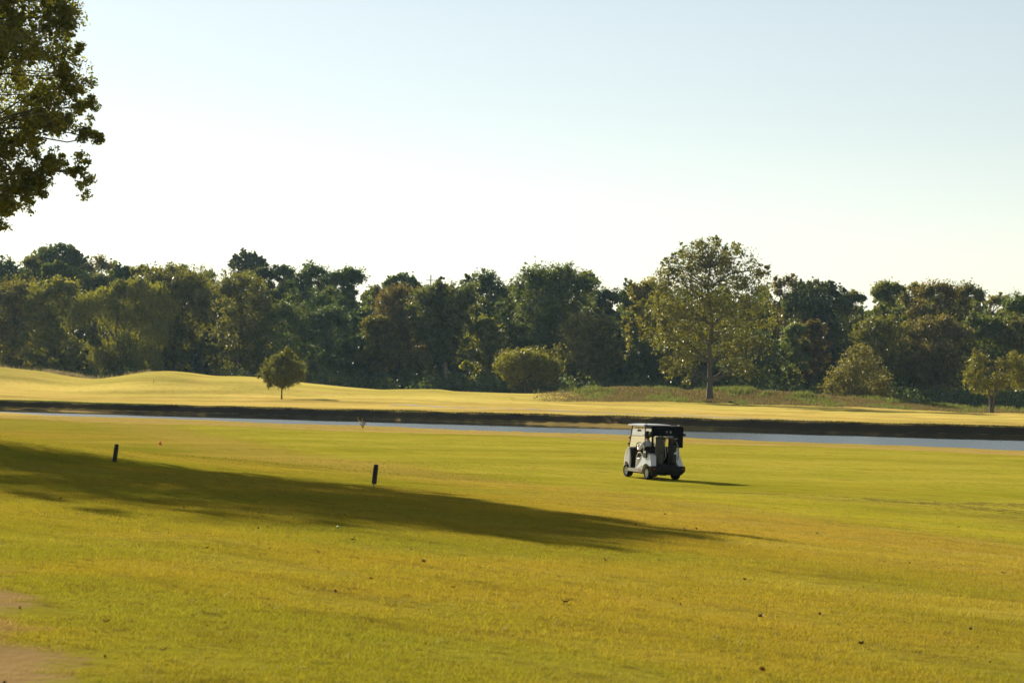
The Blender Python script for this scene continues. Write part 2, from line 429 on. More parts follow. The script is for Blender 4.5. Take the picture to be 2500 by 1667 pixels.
# water
def water():
    mt = bpy.data.materials.new('river_water'); mt.use_nodes = True
    t = NT(mt.node_tree); b = t.n['Principled BSDF']
    b.inputs['Base Color'].default_value = (.010,.016,.014,1); b.inputs['Roughness'].default_value = .06
    b.inputs['IOR'].default_value = 1.33
    geo = t.new('ShaderNodeNewGeometry')
    sp_ = t.new('ShaderNodeSeparateXYZ'); t.link(geo.outputs['Position'], sp_.inputs[0])
    df_ = t.math('SUBTRACT', 212, t.math('ADD', sp_.outputs[1], t.math('MULTIPLY', sp_.outputs[0], .6)))
    df_ = t.math('ADD', df_, t.math('MULTIPLY_ADD', t.noise(geo.outputs['Position'], .15, 3), 10, -5))
    wv = t.ramp(df_, 12, 19)
    t.link(t.math('MULTIPLY_ADD', wv, .21, .05), b.inputs['Roughness'])      # rippled by wind, calm below the bank
    n1 = t.noise(geo.outputs['Position'], 1.6, 3); n2 = t.noise(geo.outputs['Position'], 5.0, 3)
    bp = t.new('ShaderNodeBump'); t.link(t.math('MULTIPLY_ADD', wv, .30, .03), bp.inputs['Strength']); bp.inputs['Distance'].default_value = .03
    t.link(t.math('ADD', n1, t.math('MULTIPLY', n2, .4)), bp.inputs['Height']); t.link(bp.outputs[0], b.inputs['Normal'])
    xs = np.linspace(-160, 160, 120)
    v = np.concatenate([np.stack([xs, yn(xs)+.2, np.full_like(xs, WATER_Z)], 1), np.stack([xs, yf(xs)+.5, np.full_like(xs, WATER_Z)], 1)])
    n = len(xs); i = np.arange(n-1)
    o = mesh_np('river_water', v, np.stack([i, i+1, n+i+1, n+i], 1), mt)
    tag(o, kind='structure')
water()

# cart paths: ribbons draped over the ground
M_PATH = pmat('path_concrete', (.11,.105,.105), .85, noise=.15, nscale=1.2, bump=.1)
def ribbon(name, pts, width, lift=.03):
    pts = np.array(pts, float)
    s = np.linspace(0, len(pts)-1, 80); c = np.stack([np.interp(s, range(len(pts)), pts[:,k]) for k in (0, 1)], 1)
    for _ in range(6): c[1:-1] = (c[:-2]+2*c[1:-1]+c[2:])/4
    d = np.gradient(c, axis=0); d /= np.linalg.norm(d, axis=1)[:,None]; nrm = np.stack([-d[:,1], d[:,0]], 1)
    cols = []
    for k in np.linspace(-.5, .5, 7):
        q = c+nrm*width*k; cols.append(np.stack([q[:,0], q[:,1], ground_z(q[:,0], q[:,1])+lift*(1-.6*abs(2*k)**4)], 1))
    v = np.stack(cols, 1).reshape(-1, 3); nn = 7
    idx = np.arange(len(v)).reshape(-1, nn)
    f = np.stack([idx[:-1,:-1], idx[:-1,1:], idx[1:,1:], idx[1:,:-1]], -1).reshape(-1, 4)
    return tag(mesh_np(name, v, f, M_PATH, smooth=True), kind='structure')
ribbon('cart_path', [(-60, 74), (-32, 66), (-18, 64.5), (-15.6, 64.0), (-14.4, 63.4), (-13.2, 62.7)], 1.4, .03)
far_path = [GP(960, 988), GP(1250, 998), GP(1500, 1010), GP(1800, 1021), GP(2000, 1028)]
ribbon('cart_path', [(p.x, p.y) for p in far_path], 1.5, .04)

# ------------------------------------------------------------------ trees
def leaf_quads(c, size, rng, aspect=.55, flat=0.0, droop=None):
    n = len(c)
    a = rng.normal(size=(n, 3)); a[:, 2] *= (1-flat)
    if droop is not None: a = a*.35 + np.array([0, 0, -1.0])*droop
    a /= np.linalg.norm(a, axis=1)[:, None]
    r = rng.normal(size=(n, 3)); b = np.cross(a, r); b /= np.linalg.norm(b, axis=1)[:, None]
    s = (size*rng.uniform(.6, 1.25, n))[:, None]
    nrm = np.cross(a, b)
    v = np.stack([c-a*s*.5, c+b*s*aspect*.5+nrm*s*.06, c+a*s*.5, c-b*s*aspect*.5+nrm*s*.06], 1).reshape(-1, 3)
    f = np.arange(4*n).reshape(n, 4)
    return v, f

def crown_points(lobes, n, rng, per=16, clump=.22, shell=.5, wexp=.72):
    """leaf centres: clumps spread through the outer volume of each lobe. lobes (K,6) cx cy cz rx ry rz"""
    L = np.asarray(lobes, float)
    w = (L[:,3]*L[:,4]*L[:,5])**wexp; w /= w.sum()
    nc = max(4, n//per)
    li = rng.choice(len(L), nc, p=w)
    d = rng.normal(size=(nc, 3)); d /= np.linalg.norm(d, axis=1)[:, None]
    rad = shell+(1.0-shell)*rng.random(nc)**.6
    cc = L[li,:3]+d*rad[:,None]*L[li,3:6]
    cr = clump*(L[li,3:6].min(1))*rng.uniform(.6, 1.4, nc)
    k = rng.integers(0, nc, n)
    gs = rng.normal(size=(n, 3)); gl = np.linalg.norm(gs, axis=1); gs *= (np.minimum(gl, 2.3)/gl)[:,None]
    pts = cc[k]+gs*cr[k][:,None]*np.array([1, 1, .75])
    ct = rng.random(nc)
    rnd = np.clip(.6*ct[k]+.4*rng.random(n), 0, 1)
    return pts, rnd, cc

ENV = {
 'round': lambda h: math.sqrt(max(0, 1-(2*h-1)**2)),
 'oval':  lambda h: math.sin(math.pi*min(1, h*.9+.08))**.6,
 'dome':  lambda h: (1-h**2.4)**.5*(.75+.25*min(1, h*4)),
 'vase':  lambda h: (.35+.65*min(1, h*1.5))*(1-max(0, h-.65)**2*6)**.5 if h < .98 else .3,
 'spire': lambda h: (1-h)**.7*.9+.08,
}
def make_lobes(kind, R, z0, z1, K, rng):
    H = z1-z0; L = []
    env = ENV[kind]
    for i in range(K):
        h = (i+.5)/K*.94+.02+rng.uniform(-.03, .03)
        e = env(min(.97, max(.02, h)))*R
        ang = i*2.399+rng.uniform(-.5, .5)
        lr = R*rng.uniform(.20, .44)*(.5+.5*e/R)
        rr = max(0, e-lr*.7)*rng.uniform(.7, 1.18)
        lz = lr*rng.uniform(.7, 1.0)
        z = z0+h*H; z = min(z, z1-lz*.95)
        L.append((rr*math.cos(ang), rr*math.sin(ang), z, lr, lr, lz))
    for q in range(3): tr_ = R*rng.uniform(.34, .5); L.append(((q-1)*R*.38+rng.uniform(-.1, .1)*R, rng.uniform(-.15, .15)*R, z1-tr_*.8-abs(q-1)*R*rng.uniform(.05, .3), tr_, tr_, tr_*.8))
    L.append((0, 0, (z0+z1)/2, R*.5, R*.5, H*.34))
    return L

def add_sprigs(L, k, lo, hi, rng, up=.35):
    """small shoots standing out of the crown's surface: they break the outline"""
    A = np.asarray(L); out = list(L); R = np.median(A[:,3])
    w = A[:,3]**1.2; w = w/w.sum()
    for i in rng.choice(len(A), k, p=w):
        d = rng.normal(size=3); d[2] = d[2]*.8+up; d /= np.linalg.norm(d)
        s_ = rng.uniform(lo, hi)
        c = A[i,:3]+d*A[i,3:6]*rng.uniform(.9, 1.15)
        out.append((c[0], c[1], c[2], s_*.7, s_*.7, s_*rng.uniform(.8, 1.7)))
    return out

def limb(bm, a, b, r0, r1, rng, sag=.1, seg=5, sides=6):
    a = Vector(a); b = Vector(b); ln = (b-a).length
    pts = []
    for i in range(seg+1):
        t = i/seg
        p = a.lerp(b, t); p.z += sag*ln*math.sin(math.pi*t)
        if 0 < i < seg: p += Vector(rng.normal(size=3)*ln*.03)
        pts.append(p)
    add_tube(bm, pts, [r0+(r1-r0)*(i/seg)**.7 for i in range(seg+1)], sides, cap=False)
    return pts

def trunk_mesh(parent, H, base_r, lobes, cc, rng, mat, fork=.35, lean=(0, 0), twigs=20, stems=1, name='trunk', limbk=.34):
    bm = bmesh.new()
    L = np.asarray(lobes)
    topz = min(H*.93, L[:,2].max())
    tops = []
    for s in range(stems):
        off = Vector((rng.uniform(-1, 1)*base_r*1.6, rng.uniform(-1, 1)*base_r*1.2, 0)) if stems > 1 else Vector()
        out = Vector((rng.uniform(-.18, .18)*H*.6, rng.uniform(-.15, .15)*H*.6, 0)) if stems > 1 else Vector((rng.uniform(-.04, .04)*H, rng.uniform(-.04, .04)*H, 0))
        pts = []; rad = []
        for i in range(9):
            t = i/8
            p = off + Vector((lean[0]*t*H, lean[1]*t*H, -.25+t*(topz+.25))) + out*t + Vector((rng.normal()*.012*H*t, rng.normal()*.012*H*t, 0))
            pts.append(p); rad.append(base_r/(stems**.4)*((1.35 if i == 0 else 1.0)*(1-t)**.8+.06))
        add_tube(bm, pts, rad, 9, cap=False)
        tops.append(pts)
    for k, l in enumerate(L):
        pts = tops[k % stems]
        tz = max(H*.12, min(l[2]-.35*math.hypot(l[0], l[1])-.4*l[5], topz*.85))
        i = min(range(9), key=lambda q: abs(pts[q].z-tz))
        e = Vector(l[:3])
        mid = limb(bm, pts[i], e, base_r*limbk/(1+i*.12), base_r*limbk*.18, rng, .08)
    for k in rng.choice(len(cc), min(twigs, len(cc)), replace=False):
        c = cc[k]; j = int(np.argmin(np.linalg.norm(L[:,:3]-c, axis=1)))
        limb(bm, L[j,:3], c, base_r*.08, base_r*.03, rng, .05, 3, 4)
    return bm_obj(name, bm, mat, parent, smooth=True)

TREES = 0
def tree(name, label, px, Y, top, hw, base=None, low=.12, kind='round', leaf='green', n=4200, size=.42, K=13, seed=None, lobes=None,
         group='trees of the wood beyond the field', bark=None, br=None, lean=(0, 0), stems=1, per=15, clump=.23, shell=.5, cat='tree', droop=None, twigs=26, flat=0, aspect=.6, depth=.8, basepx=None, core=.20, core_x=None, wexp=.72, limbk=.34, sprig=None):
    """px/top/hw measured on the photograph; converted to metres at distance Y"""
    global TREES
    TREES += 1
    rng = np.random.default_rng(1000+TREES*17 if seed is None else seed)
    x = P(basepx if basepx is not None else px, 950, Y).x
    z0 = gz(x, Y)
    H = P(px, top, Y).z-z0; R = hw*Y/F
    if lobes is None: kind = kind if kind != 'round' else ('round', 'vase', 'oval', 'dome')[int(rng.integers(4))]; wexp = .6; R *= 1.2; n = int(n*1.8); size *= 1.15; K = int(K*1.6); per = 11; clump = .30; shell = min(shell, .42)
    root = empty(name, (x, Y, z0))
    dx = P(px, 950, Y).x-x
    if lobes is None:
        lobes = make_lobes(kind, R, low*H, H, K, rng)
        lobes = add_sprigs(lobes, int(rng.integers(14, 34)), R*.09, R*.22, rng)
        lobes = [(a+dx, b*depth, c, d, e*depth, f) for a, b, c, d, e, f in lobes]
        size *= rng.uniform(.8, 1.25); shell = float(np.clip(shell+rng.uniform(-.15, .15), .2, .6)); clump *= rng.uniform(.8, 1.2)
    elif sprig:
        lobes = add_sprigs(lobes, sprig[0], sprig[1], sprig[2], rng)
    pts, rnd, cc = crown_points(lobes, n, rng, per, clump, shell, wexp)
    pts[:,2] = np.maximum(pts[:,2], .15)
    v, f = leaf_quads(pts, size, rng, aspect, flat, droop)
    if core:                       # the crowded inner leaves and twigs that make a crown opaque
        La = np.asarray(lobes); wt = (La[:,3]*La[:,4]*La[:,5])**(wexp+.1)
        if core_x is not None: wt = wt*(La[:,0] < core_x)
        m_ = int(n*core); li = rng.choice(len(La), m_, p=wt/wt.sum())
        d = rng.normal(size=(m_, 3)); d /= np.linalg.norm(d, axis=1)[:, None]
        cp_ = La[li,:3]+d*La[li,3:6]*(.70*rng.random(m_)**.5)[:,None]; cp_[:,2] = np.maximum(cp_[:,2], .3)
        v2, f2 = leaf_quads(cp_, size*1.7, rng, .8)
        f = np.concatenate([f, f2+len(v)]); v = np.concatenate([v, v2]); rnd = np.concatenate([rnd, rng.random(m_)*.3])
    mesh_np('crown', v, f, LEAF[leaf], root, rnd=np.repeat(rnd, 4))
    trunk_mesh(root, H, br or max(.16, H*.014), lobes, cc, rng, bark or BARK, lean=lean if dx == 0 else (dx/H, 0), twigs=twigs, stems=stems, limbk=limbk)
    return tag(root, label, cat, group)

def bare_tree(label, px, Y, top, hw, leafy=0):
    global TREES
    TREES += 1
    rng = np.random.default_rng(500+TREES)
    x = P(px, 950, Y).x; z0 = gz(x, Y); H = P(px, top, Y).z-z0; R = hw*Y/F
    root = empty('bare_tree', (x, Y, z0))
    bm = bmesh.new(); ends = []
    add_tube(bm, [(0, 0, -.2), (.1, 0, H*.35), (-.1, .1, H*.6)], [.3, .22, .16], 8, cap=False)
    def grow(p, d, ln, r, lev):
        q = p+d*ln
        add_tube(bm, [p, p.lerp(q, .5)+Vector(rng.normal(size=3)*ln*.05), q], [r, r*.8, r*.6], 5, cap=False)
        if lev == 0: return
        for _ in range(3):
            dd = (d+Vector(rng.normal(size=3))*.42+Vector((0, 0, .22))).normalized()
            grow(p.lerp(q, rng.uniform(.55, 1)), dd, ln*rng.uniform(.62, .82), r*.6, lev-1)
    for k in range(6):
        a = k*1.05; d = Vector((math.cos(a)*.5, math.sin(a)*.4, 1)).normalized()
        grow(Vector((0, 0, H*rng.uniform(.35, .62))), d, H*.16, .09, 4)
    mx = max(abs(v_.co.x) for v_ in bm.verts); mz = max(v_.co.z for v_ in bm.verts)
    for v_ in bm.verts:
        k = min(1, v_.co.z/(H*.4)); v_.co.x *= 1+(R/mx-1)*k; v_.co.y *= 1+(R/mx-1)*k; v_.co.z *= H/mz
    bm_obj('branches', bm, TWIG, root)
    return tag(root, label, 'tree', 'trees of the wood beyond the field')

def px_lobes(Y, z0, xb, L, depth=1.0, rng=None):
    out = []
    for px, py, rx, rz in L:
        p = P(px, py, Y); s = Y/F
        out.append((p.x-xb, (rng.uniform(-.5, .5)*rx*s*depth if rng is not None else 0), p.z-z0, rx*s, rx*s*depth, rz*s))
    return out
T = tree
def dome(name, label, px, Y, top, hw, rz, leaf, n, seed):
    rng = np.random.default_rng(seed); x = P(px, 950, Y).x; z0 = gz(x, Y)
    L = [(px, top+rz, hw*.86, rz*.93), (px, top+rz*2.2, hw*.8, rz*1.2)]
    for k in range(15):
        a = math.pi*(k+.5)/15; L.append((px+math.cos(a)*hw*.80, top+rz-math.sin(a)*rz*.80+rng.uniform(-2, 3), hw*rng.uniform(.18, .28), hw*rng.uniform(.15, .22)))
    return tree(name, label, px, Y, top, hw, leaf=leaf, n=n, size=.5, shell=.72, clump=.16, lobes=px_lobes(Y, z0, x, L, .9, rng), seed=seed, sprig=(46, .3, 1.0))
# ---- back row of the wood, left to right
T('broadleaf_tree', 'dark leafy tree at the far left end of the skyline', 5, 432, 626, 55, leaf='dark', kind='dome', n=3800)
T('broadleaf_tree', 'small olive crown between the left-end tree and the tall dome tree', 67, 436, 628, 26, leaf='olive', n=2200)
dome('broadleaf_tree', 'tall dark dome-shaped tree, highest of the wood on the left', 145, 440, 597, 66, 52, 'dark', 11000, 301)
dome('broadleaf_tree', 'low round green crown in front of the tall dome tree', 139, 424, 642, 38, 30, 'green', 5000, 302)
T('broadleaf_tree', 'thin brownish olive tree right of the tall dome tree', 238, 434, 622, 40, leaf='tan', n=2600, shell=.3)
T('broadleaf_tree', 'low pale green crown above the willow, left side', 232, 424, 664, 45, leaf='pale', n=2800)
T('broadleaf_tree', 'dark crown on the skyline above the willow', 300, 430, 645, 36, leaf='dark', n=2800)
T('broadleaf_tree', 'grey green crown on the skyline just right of the willow top', 352, 426, 646, 34, leaf='olive', n=2600)
T('broadleaf_tree', 'light olive crown next to the leafless pale tree', 440, 430, 643, 48, leaf='pale', n=3600)
bare_tree('leafless pale twiggy tree on the skyline on the left', 492, 438, 632, 44)
dome('broadleaf_tree', 'far bluish round crown standing above the rusty treetops', 606, 480, 616, 49, 38, 'dark', 7500, 303)
T('broadleaf_tree', 'dark narrow tree right of the far round crown', 645, 428, 648, 36, leaf='dark', n=2800)
T('broadleaf_tree', 'dark upright tree left of the large dark twin-topped tree', 690, 426, 643, 32, leaf='dark', kind='oval', n=2800)
T('broadleaf_tree', 'large dark tree with a lumpy top, left half of the wood', 763, 420, 642, 60, leaf='dark', kind='oval', n=6500, K=18)
T('broadleaf_tree', 'dark tree with a pointed top at the dip in the skyline', 843, 418, 650, 48, leaf='dark', kind='spire', n=4800, K=16)
T('broadleaf_tree', 'faint grey green crown in the skyline dip', 912, 450, 695, 38, leaf='pale', n=2400)
dome('broadleaf_tree', 'far hazy dome crown left of the power pole', 980, 470, 671, 50, 36, 'green', 6500, 304)
T('broadleaf_tree', 'far small dome crown right of the power pole', 1138, 470, 670, 28, leaf='dark', kind='dome', n=1800)
T('broadleaf_tree', 'dark tree with a ragged top in the middle of the wood', 1182, 420, 659, 60, leaf='dark', kind='oval', n=5200, K=16)
T('broadleaf_tree', 'grey green tree left of the broad green tree', 1248, 424, 688, 46, leaf='green', n=3400)
T('broadleaf_tree', 'sparse olive tree on the right shoulder of the broad green tree', 1428, 424, 660, 34, leaf='pale', n=2200, shell=.3)
bare_tree('leafless twiggy tree left of the tall sycamore', 1482, 430, 676, 34)
T('broadleaf_tree', 'bluish dark crown below the leafless tree near the sycamore', 1478, 422, 702, 36, leaf='dark', n=2600)
T('broadleaf_tree', 'dark crown between the leafless tree and the rusty tree', 1540, 428, 690, 46, leaf='dark', n=3600)
T('broadleaf_tree', 'dark tree hidden behind the tall sycamore', 1700, 430, 700, 90, leaf='dark', n=5000, K=16)
T('broadleaf_tree', 'rusty orange crown at the right edge of the sycamore', 1915, 424, 671, 34, leaf='rust', n=2600)
dome('broadleaf_tree', 'broad dark blue-green tree right of the sycamore', 1998, 420, 684, 84, 80, 'dark', 15000, 305)
T('broadleaf_tree', 'thin pale tree on the skyline right of the broad dark tree', 2082, 432, 704, 32, leaf='pale', n=1800, shell=.25)
T('broadleaf_tree', 'olive tree with a narrow peak on the right skyline', 2160, 424, 682, 46, leaf='olive', kind='oval', n=3800)
T('broadleaf_tree', 'brownish olive crown between two peaks on the right skyline', 2228, 428, 690, 42, leaf='tan', n=3000)
T('broadleaf_tree', 'tall golden rust tree on the right skyline', 2290, 420, 681, 58, leaf='rust', kind='oval', n=5200, K=16)
T('broadleaf_tree', 'yellow-topped tree right of the golden rust tree', 2362, 422, 684, 52, leaf='olive', kind='oval', n=4600, K=16)
T('broadleaf_tree', 'small brown crown near the right edge of the picture', 2435, 426, 716, 34, leaf='tan', n=2200)
bare_tree('leafless grey tree at the right edge of the picture', 2486, 440, 690, 40)
T('broadleaf_tree', 'dark green tree at the right edge of the picture', 2492, 418, 714, 55, leaf='green', n=4200)
# ---- front row of the wood
T('broadleaf_tree', 'yellow olive tree at the left end of the wood edge', 30, 396, 680, 82, leaf='yellow', n=6000, K=18, low=.10)
T('broadleaf_tree', 'yellow olive tree with visible limbs left of the willow', 130, 390, 674, 72, leaf='yellow', n=5200, K=16, low=.12, shell=.4)
T('broadleaf_tree', 'spreading olive tree with leaning limbs right of the willow', 420, 392, 650, 95, basepx=424, leaf='olive', kind='vase', n=6200, K=18, low=.2, shell=.4, br=.4, lean=(.05, 0))
T('broadleaf_tree', 'golden olive tree with a rusty top, left half of the wood', 580, 394, 660, 74, leaf='olive', kind='oval', n=5600, K=16, low=.1)
T('broadleaf_tree', 'mid green tree in front of the large dark lumpy tree', 690, 392, 735, 62, leaf='green', kind='oval', n=4600, low=.08)
T('broadleaf_tree', 'dark slim tree in front of the pointed dark tree', 800, 390, 745, 60, leaf='dark', kind='oval', n=4400, low=.08)
T('broadleaf_tree', 'thin yellow-green young tree with a slender stem in the wood edge', 925, 392, 770, 46, leaf='yellow', kind='oval', n=2200, low=.25, shell=.3, br=.16)
T('broadleaf_tree', 'rusty olive tree left of the power pole', 975, 398, 694, 64, leaf='rust', n=4600, K=15, low=.3, shell=.4)
T('broadleaf_tree', 'green tree with a bare straight trunk below the power pole', 1078, 388, 690, 74, basepx=1088, leaf='green', n=5200, K=16, low=.3, br=.34, bark=BARK_PALE)
T('broadleaf_tree', 'low olive sapling between two trunks in the wood edge', 1015, 386, 850, 40, leaf='olive', n=2200, low=.1, br=.14)
T('broadleaf_tree', 'yellow-brown tree left of the rounded bush tree', 1180, 392, 770, 56, leaf='olive', kind='oval', n=3800, low=.15, shell=.4)
T('broadleaf_tree', 'broad green tree, tallest in the middle of the wood', 1352, 400, 647, 88, leaf='green', kind='vase', n=8200, K=20, low=.25, br=.42)
T('broadleaf_tree', 'thin tan tree with a dark stem behind the rounded bush tree', 1410, 386, 765, 52, basepx=1376, leaf='tan', kind='oval', n=3200, low=.15, shell=.35, br=.2)
T('broadleaf_tree', 'slender olive tree left of the sycamore with a grey trunk', 1468, 388, 775, 44, leaf='olive', kind='oval', n=3000, low=.2, br=.24, bark=BARK_PALE)
T('broadleaf_tree', 'rusty brown tree just left of the sycamore', 1582, 392, 679, 58, leaf='rust', kind='oval', n=5200, K=16, low=.15)
T('broadleaf_tree', 'dark green tree under the left side of the sycamore crown', 1620, 384, 820, 80, leaf='dark', n=4200, low=.06)
T('broadleaf_tree', 'dark green tree under the right side of the sycamore crown', 1830, 384, 800, 85, leaf='dark', n=4600, low=.06)
T('broadleaf_tree', 'small reddish brown tree in front of the broad dark tree', 1982, 392, 783, 36, leaf='red', n=2600, low=.25)
T('broadleaf_tree', 'small pale green tree beside the reddish one', 1940, 390, 788, 30, leaf='pale', n=2000, low=.25)
T('broadleaf_tree', 'olive green tree behind the spreading brownish shrub', 2145, 390, 768, 70, leaf='olive', n=4800, K=15, low=.08)
T('broadleaf_tree', 'tan leafy tree right of the spreading brownish shrub', 2288, 390, 763, 70, leaf='tan', kind='oval', n=5200, K=16, low=.12)
T('broadleaf_tree', 'green tree behind the forked tree at the right', 2400, 392, 765, 64, leaf='green', n=4800, low=.08)
T('broadleaf_tree', 'dark olive tree at the right edge behind the forked tree', 2490, 390, 775, 60, leaf='olive', n=4200, low=.08)

# ---- the willow
def willow():
    Y = 384; x = P(300, 950, Y).x; z0 = gz(x, Y); H = P(300, 690, Y).z-z0
    root = empty('willow_tree', (x, Y, z0)); rng = np.random.default_rng(77)
    s = Y/F
    heads = [(-110,760,34),(-85,735,36),(-50,722,38),(-10,706,40),(35,700,42),(80,712,38),(105,740,36),(-20,760,50),(40,770,52),(85,800,40),(-70,830,28),(-55,870,26),(60,850,40),(0,840,52),(75,880,26),(-30,880,36),(25,890,40)]
    C = []; R = []
    for dx, py, r in heads:
        cx = dx*s; cz = P(300+dx, py, Y).z-z0; rr = r*s
        m_ = int(170*(r/36)**1.3)
        d = rng.normal(size=(m_, 3)); d /= np.linalg.norm(d, axis=1)[:, None]
        st = np.array([cx, rng.uniform(-3, 2), cz])+d*np.array([rr, rr, rr*.7])*rng.uniform(.5, 1, (m_, 1))
        k = rng.integers(8, 16, m_)
        for q, kk in zip(st, k):           # hanging withes
            ln = rng.uniform(1.2, 3.4); tt = np.linspace(0, 1, kk)[:, None]
            sw = rng.normal(size=2)*.12
            C.append(q+np.concatenate([tt*sw[0], tt*sw[1], -tt*ln], 1)+rng.normal(size=(kk, 3))*.08)
            R.append(np.full(kk, rng.random()))
    C = np.concatenate(C); R = np.clip(np.concatenate(R)*.7+rng.random(len(C))*.3, 0, 1)
    C[:,2] = np.maximum(C[:,2], .2)
    v, f = leaf_quads(C, .40, rng, .38, droop=.8)
    hd = np.array([(dx*s, 0, P(300+dx, py, Y).z-z0, q*s*.6) for dx, py, q in heads]); li = rng.integers(0, len(hd), 3200)
    d = rng.normal(size=(3200, 3)); d /= np.linalg.norm(d, axis=1)[:, None]
    cp_ = hd[li,:3]+d*hd[li,3:4]*rng.random((3200, 1))**.5; cp_[:,2] = np.maximum(cp_[:,2], .3)
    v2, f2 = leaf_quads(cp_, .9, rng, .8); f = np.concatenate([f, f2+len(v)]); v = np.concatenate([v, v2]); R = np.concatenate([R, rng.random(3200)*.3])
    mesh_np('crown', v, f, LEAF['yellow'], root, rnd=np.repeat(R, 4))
    bm = bmesh.new()
    add_tube(bm, [(0,0,-.2),(.1,0,1.6),(0,0,3.4)], [.75,.6,.55], 10, cap=False)
    for dx, py, r in heads[:11]:
        e = Vector((dx*s, rng.uniform(-2, 1), P(300+dx, py, Y).z-z0))
        limb(bm, (rng.uniform(-.3,.3), 0, rng.uniform(2.4, 3.6)), e, .28, .06, rng, .10, 6)
    bm_obj('trunk', bm, BARK, root, smooth=True)
    tag(root, 'big yellow-green weeping willow with hanging branches, left in the wood edge', 'tree', 'trees of the wood beyond the field')
willow()

# ---- trees standing free in front of the wood
rg = np.random.default_rng(5)
Ys = 326; xs_ = P(1733, 950, Ys).x; zs_ = gz(xs_, Ys)
syc = [(1735,615,70,34),(1690,640,60,38),(1790,640,60,40),(1640,660,42,34),(1615,690,34,30),(1845,690,42,36),(1740,690,100,50),(1660,730,80,55),(1800,740,80,60),(1620,760,48,46),(1730,770,100,55),
       (1860,770,44,44),(1600,815,36,32),(1650,820,60,46),(1780,830,76,46),(1690,850,62,46),(1660,880,44,32),(1640,905,26,24),(1672,925,20,18),(1840,835,42,34),(1800,880,44,32),(1822,905,18,22),(1730,640,60,40),
       (1700,600,14,16),(1750,592,12,16),(1645,625,10,18),(1618,640,12,14),(1812,628,12,18),(1874,660,12,14),(1780,602,14,16),(1720,596,10,18)]
tree('sycamore_tree', 'tall free-standing sycamore with a rounded crown and straight trunk before the wood', 1733, Ys, 582, 150, leaf='plane', core=.02, n=26000, size=.36, per=20, clump=.22, shell=.3, wexp=.55, limbk=.45, sprig=(60, .35, 1.1),
     lobes=px_lobes(Ys, zs_, xs_, syc, .9, rg), br=.42, twigs=70, group='free-standing trees on the far field', aspect=.75, seed=11)
Yp = 300; xp = P(688, 950, Yp).x
pear = [(690,880,24,22),(665,900,24,24),(715,898,26,26),(690,915,48,26),(655,920,16,18),(722,922,18,18),(690,935,36,14),(672,872,10,12),(700,868,12,12),(640,918,8,9),(738,912,9,9)]
tree('young_tree', 'small round lollipop-shaped young tree with thin trunk on the far field', 688, Yp, 855, 52, leaf='olive', core=.40, sprig=(60, .16, .6), n=8500, size=.25, per=10, clump=.24, shell=.45,
     lobes=px_lobes(Yp, gz(xp, Yp), xp, pear, 1.0, rg), br=.11, twigs=30, group='free-standing trees on the far field', seed=12)
Yb = 352; xb = P(1290, 950, Yb).x
bush = [(1250,885,42,30),(1300,875,44,28),(1335,890,40,30),(1225,895,22,26),(1290,905,66,30),(1245,925,16,12),(1330,915,30,22),(1285,868,30,18),(1352,900,22,24),(1247,942,9,8),(1325,938,16,6),(1355,936,8,8),(1262,932,12,8)]
tree('bush_tree', 'wide rounded bush-like tree with short stems before the wood centre', 1290, Yb, 847, 87, leaf='yellow', core=.3, sprig=(50, .25, .7), n=9500, size=.32, per=12, clump=.2, shell=.62,
     lobes=px_lobes(Yb, gz(xb, Yb), xb, bush, .9, rg), br=.3, stems=3, group='free-standing trees on the far field', seed=13)
Yh = 350; xh = P(2090, 950, Yh).x
shr = [(2090,880,36,34),(2060,915,40,34),(2120,905,44,36),(2150,940,34,30),(2085,945,70,26),(2025,950,22,16),(2040,930,26,22),(2160,960,20,14),(2105,860,22,20),(2070,960,60,12)]
tree('shrub', 'spreading brownish shrub reaching the ground, right part of the wood edge', 2090, Yh, 838, 85, leaf='tan', core=.12, sprig=(40, .25, .8), n=7500, size=.34, per=12, clump=.22, shell=.5,
     lobes=px_lobes(Yh, gz(xh, Yh), xh, shr, .9, rg), br=.2, stems=3, cat='shrub', group='free-standing trees on the far field', seed=14)
Yr = 318; xr = P(2426, 950, Yr).x
rt_ = [(2385,900,26,36),(2370,920,18,26),(2400,940,24,22),(2395,875,20,18),(2450,890,22,20),(2480,895,28,28),(2490,925,26,30),(2440,930,30,24),(2510,900,30,36),(2380,945,14,16),(2475,870,18,14),(2420,955,18,12)]
tree('forked_tree', 'low forked tree with crooked dark trunk at the right end of the field', 2426, Yr, 860, 75, leaf='yellow', core=.15, sprig=(40, .2, .7), n=7000, size=.28, per=11, clump=.24, shell=.45,
     lobes=px_lobes(Yr, gz(xr, Yr), xr, rt_, .9, rg), br=.28, stems=2, group='free-standing trees on the far field', seed=15)

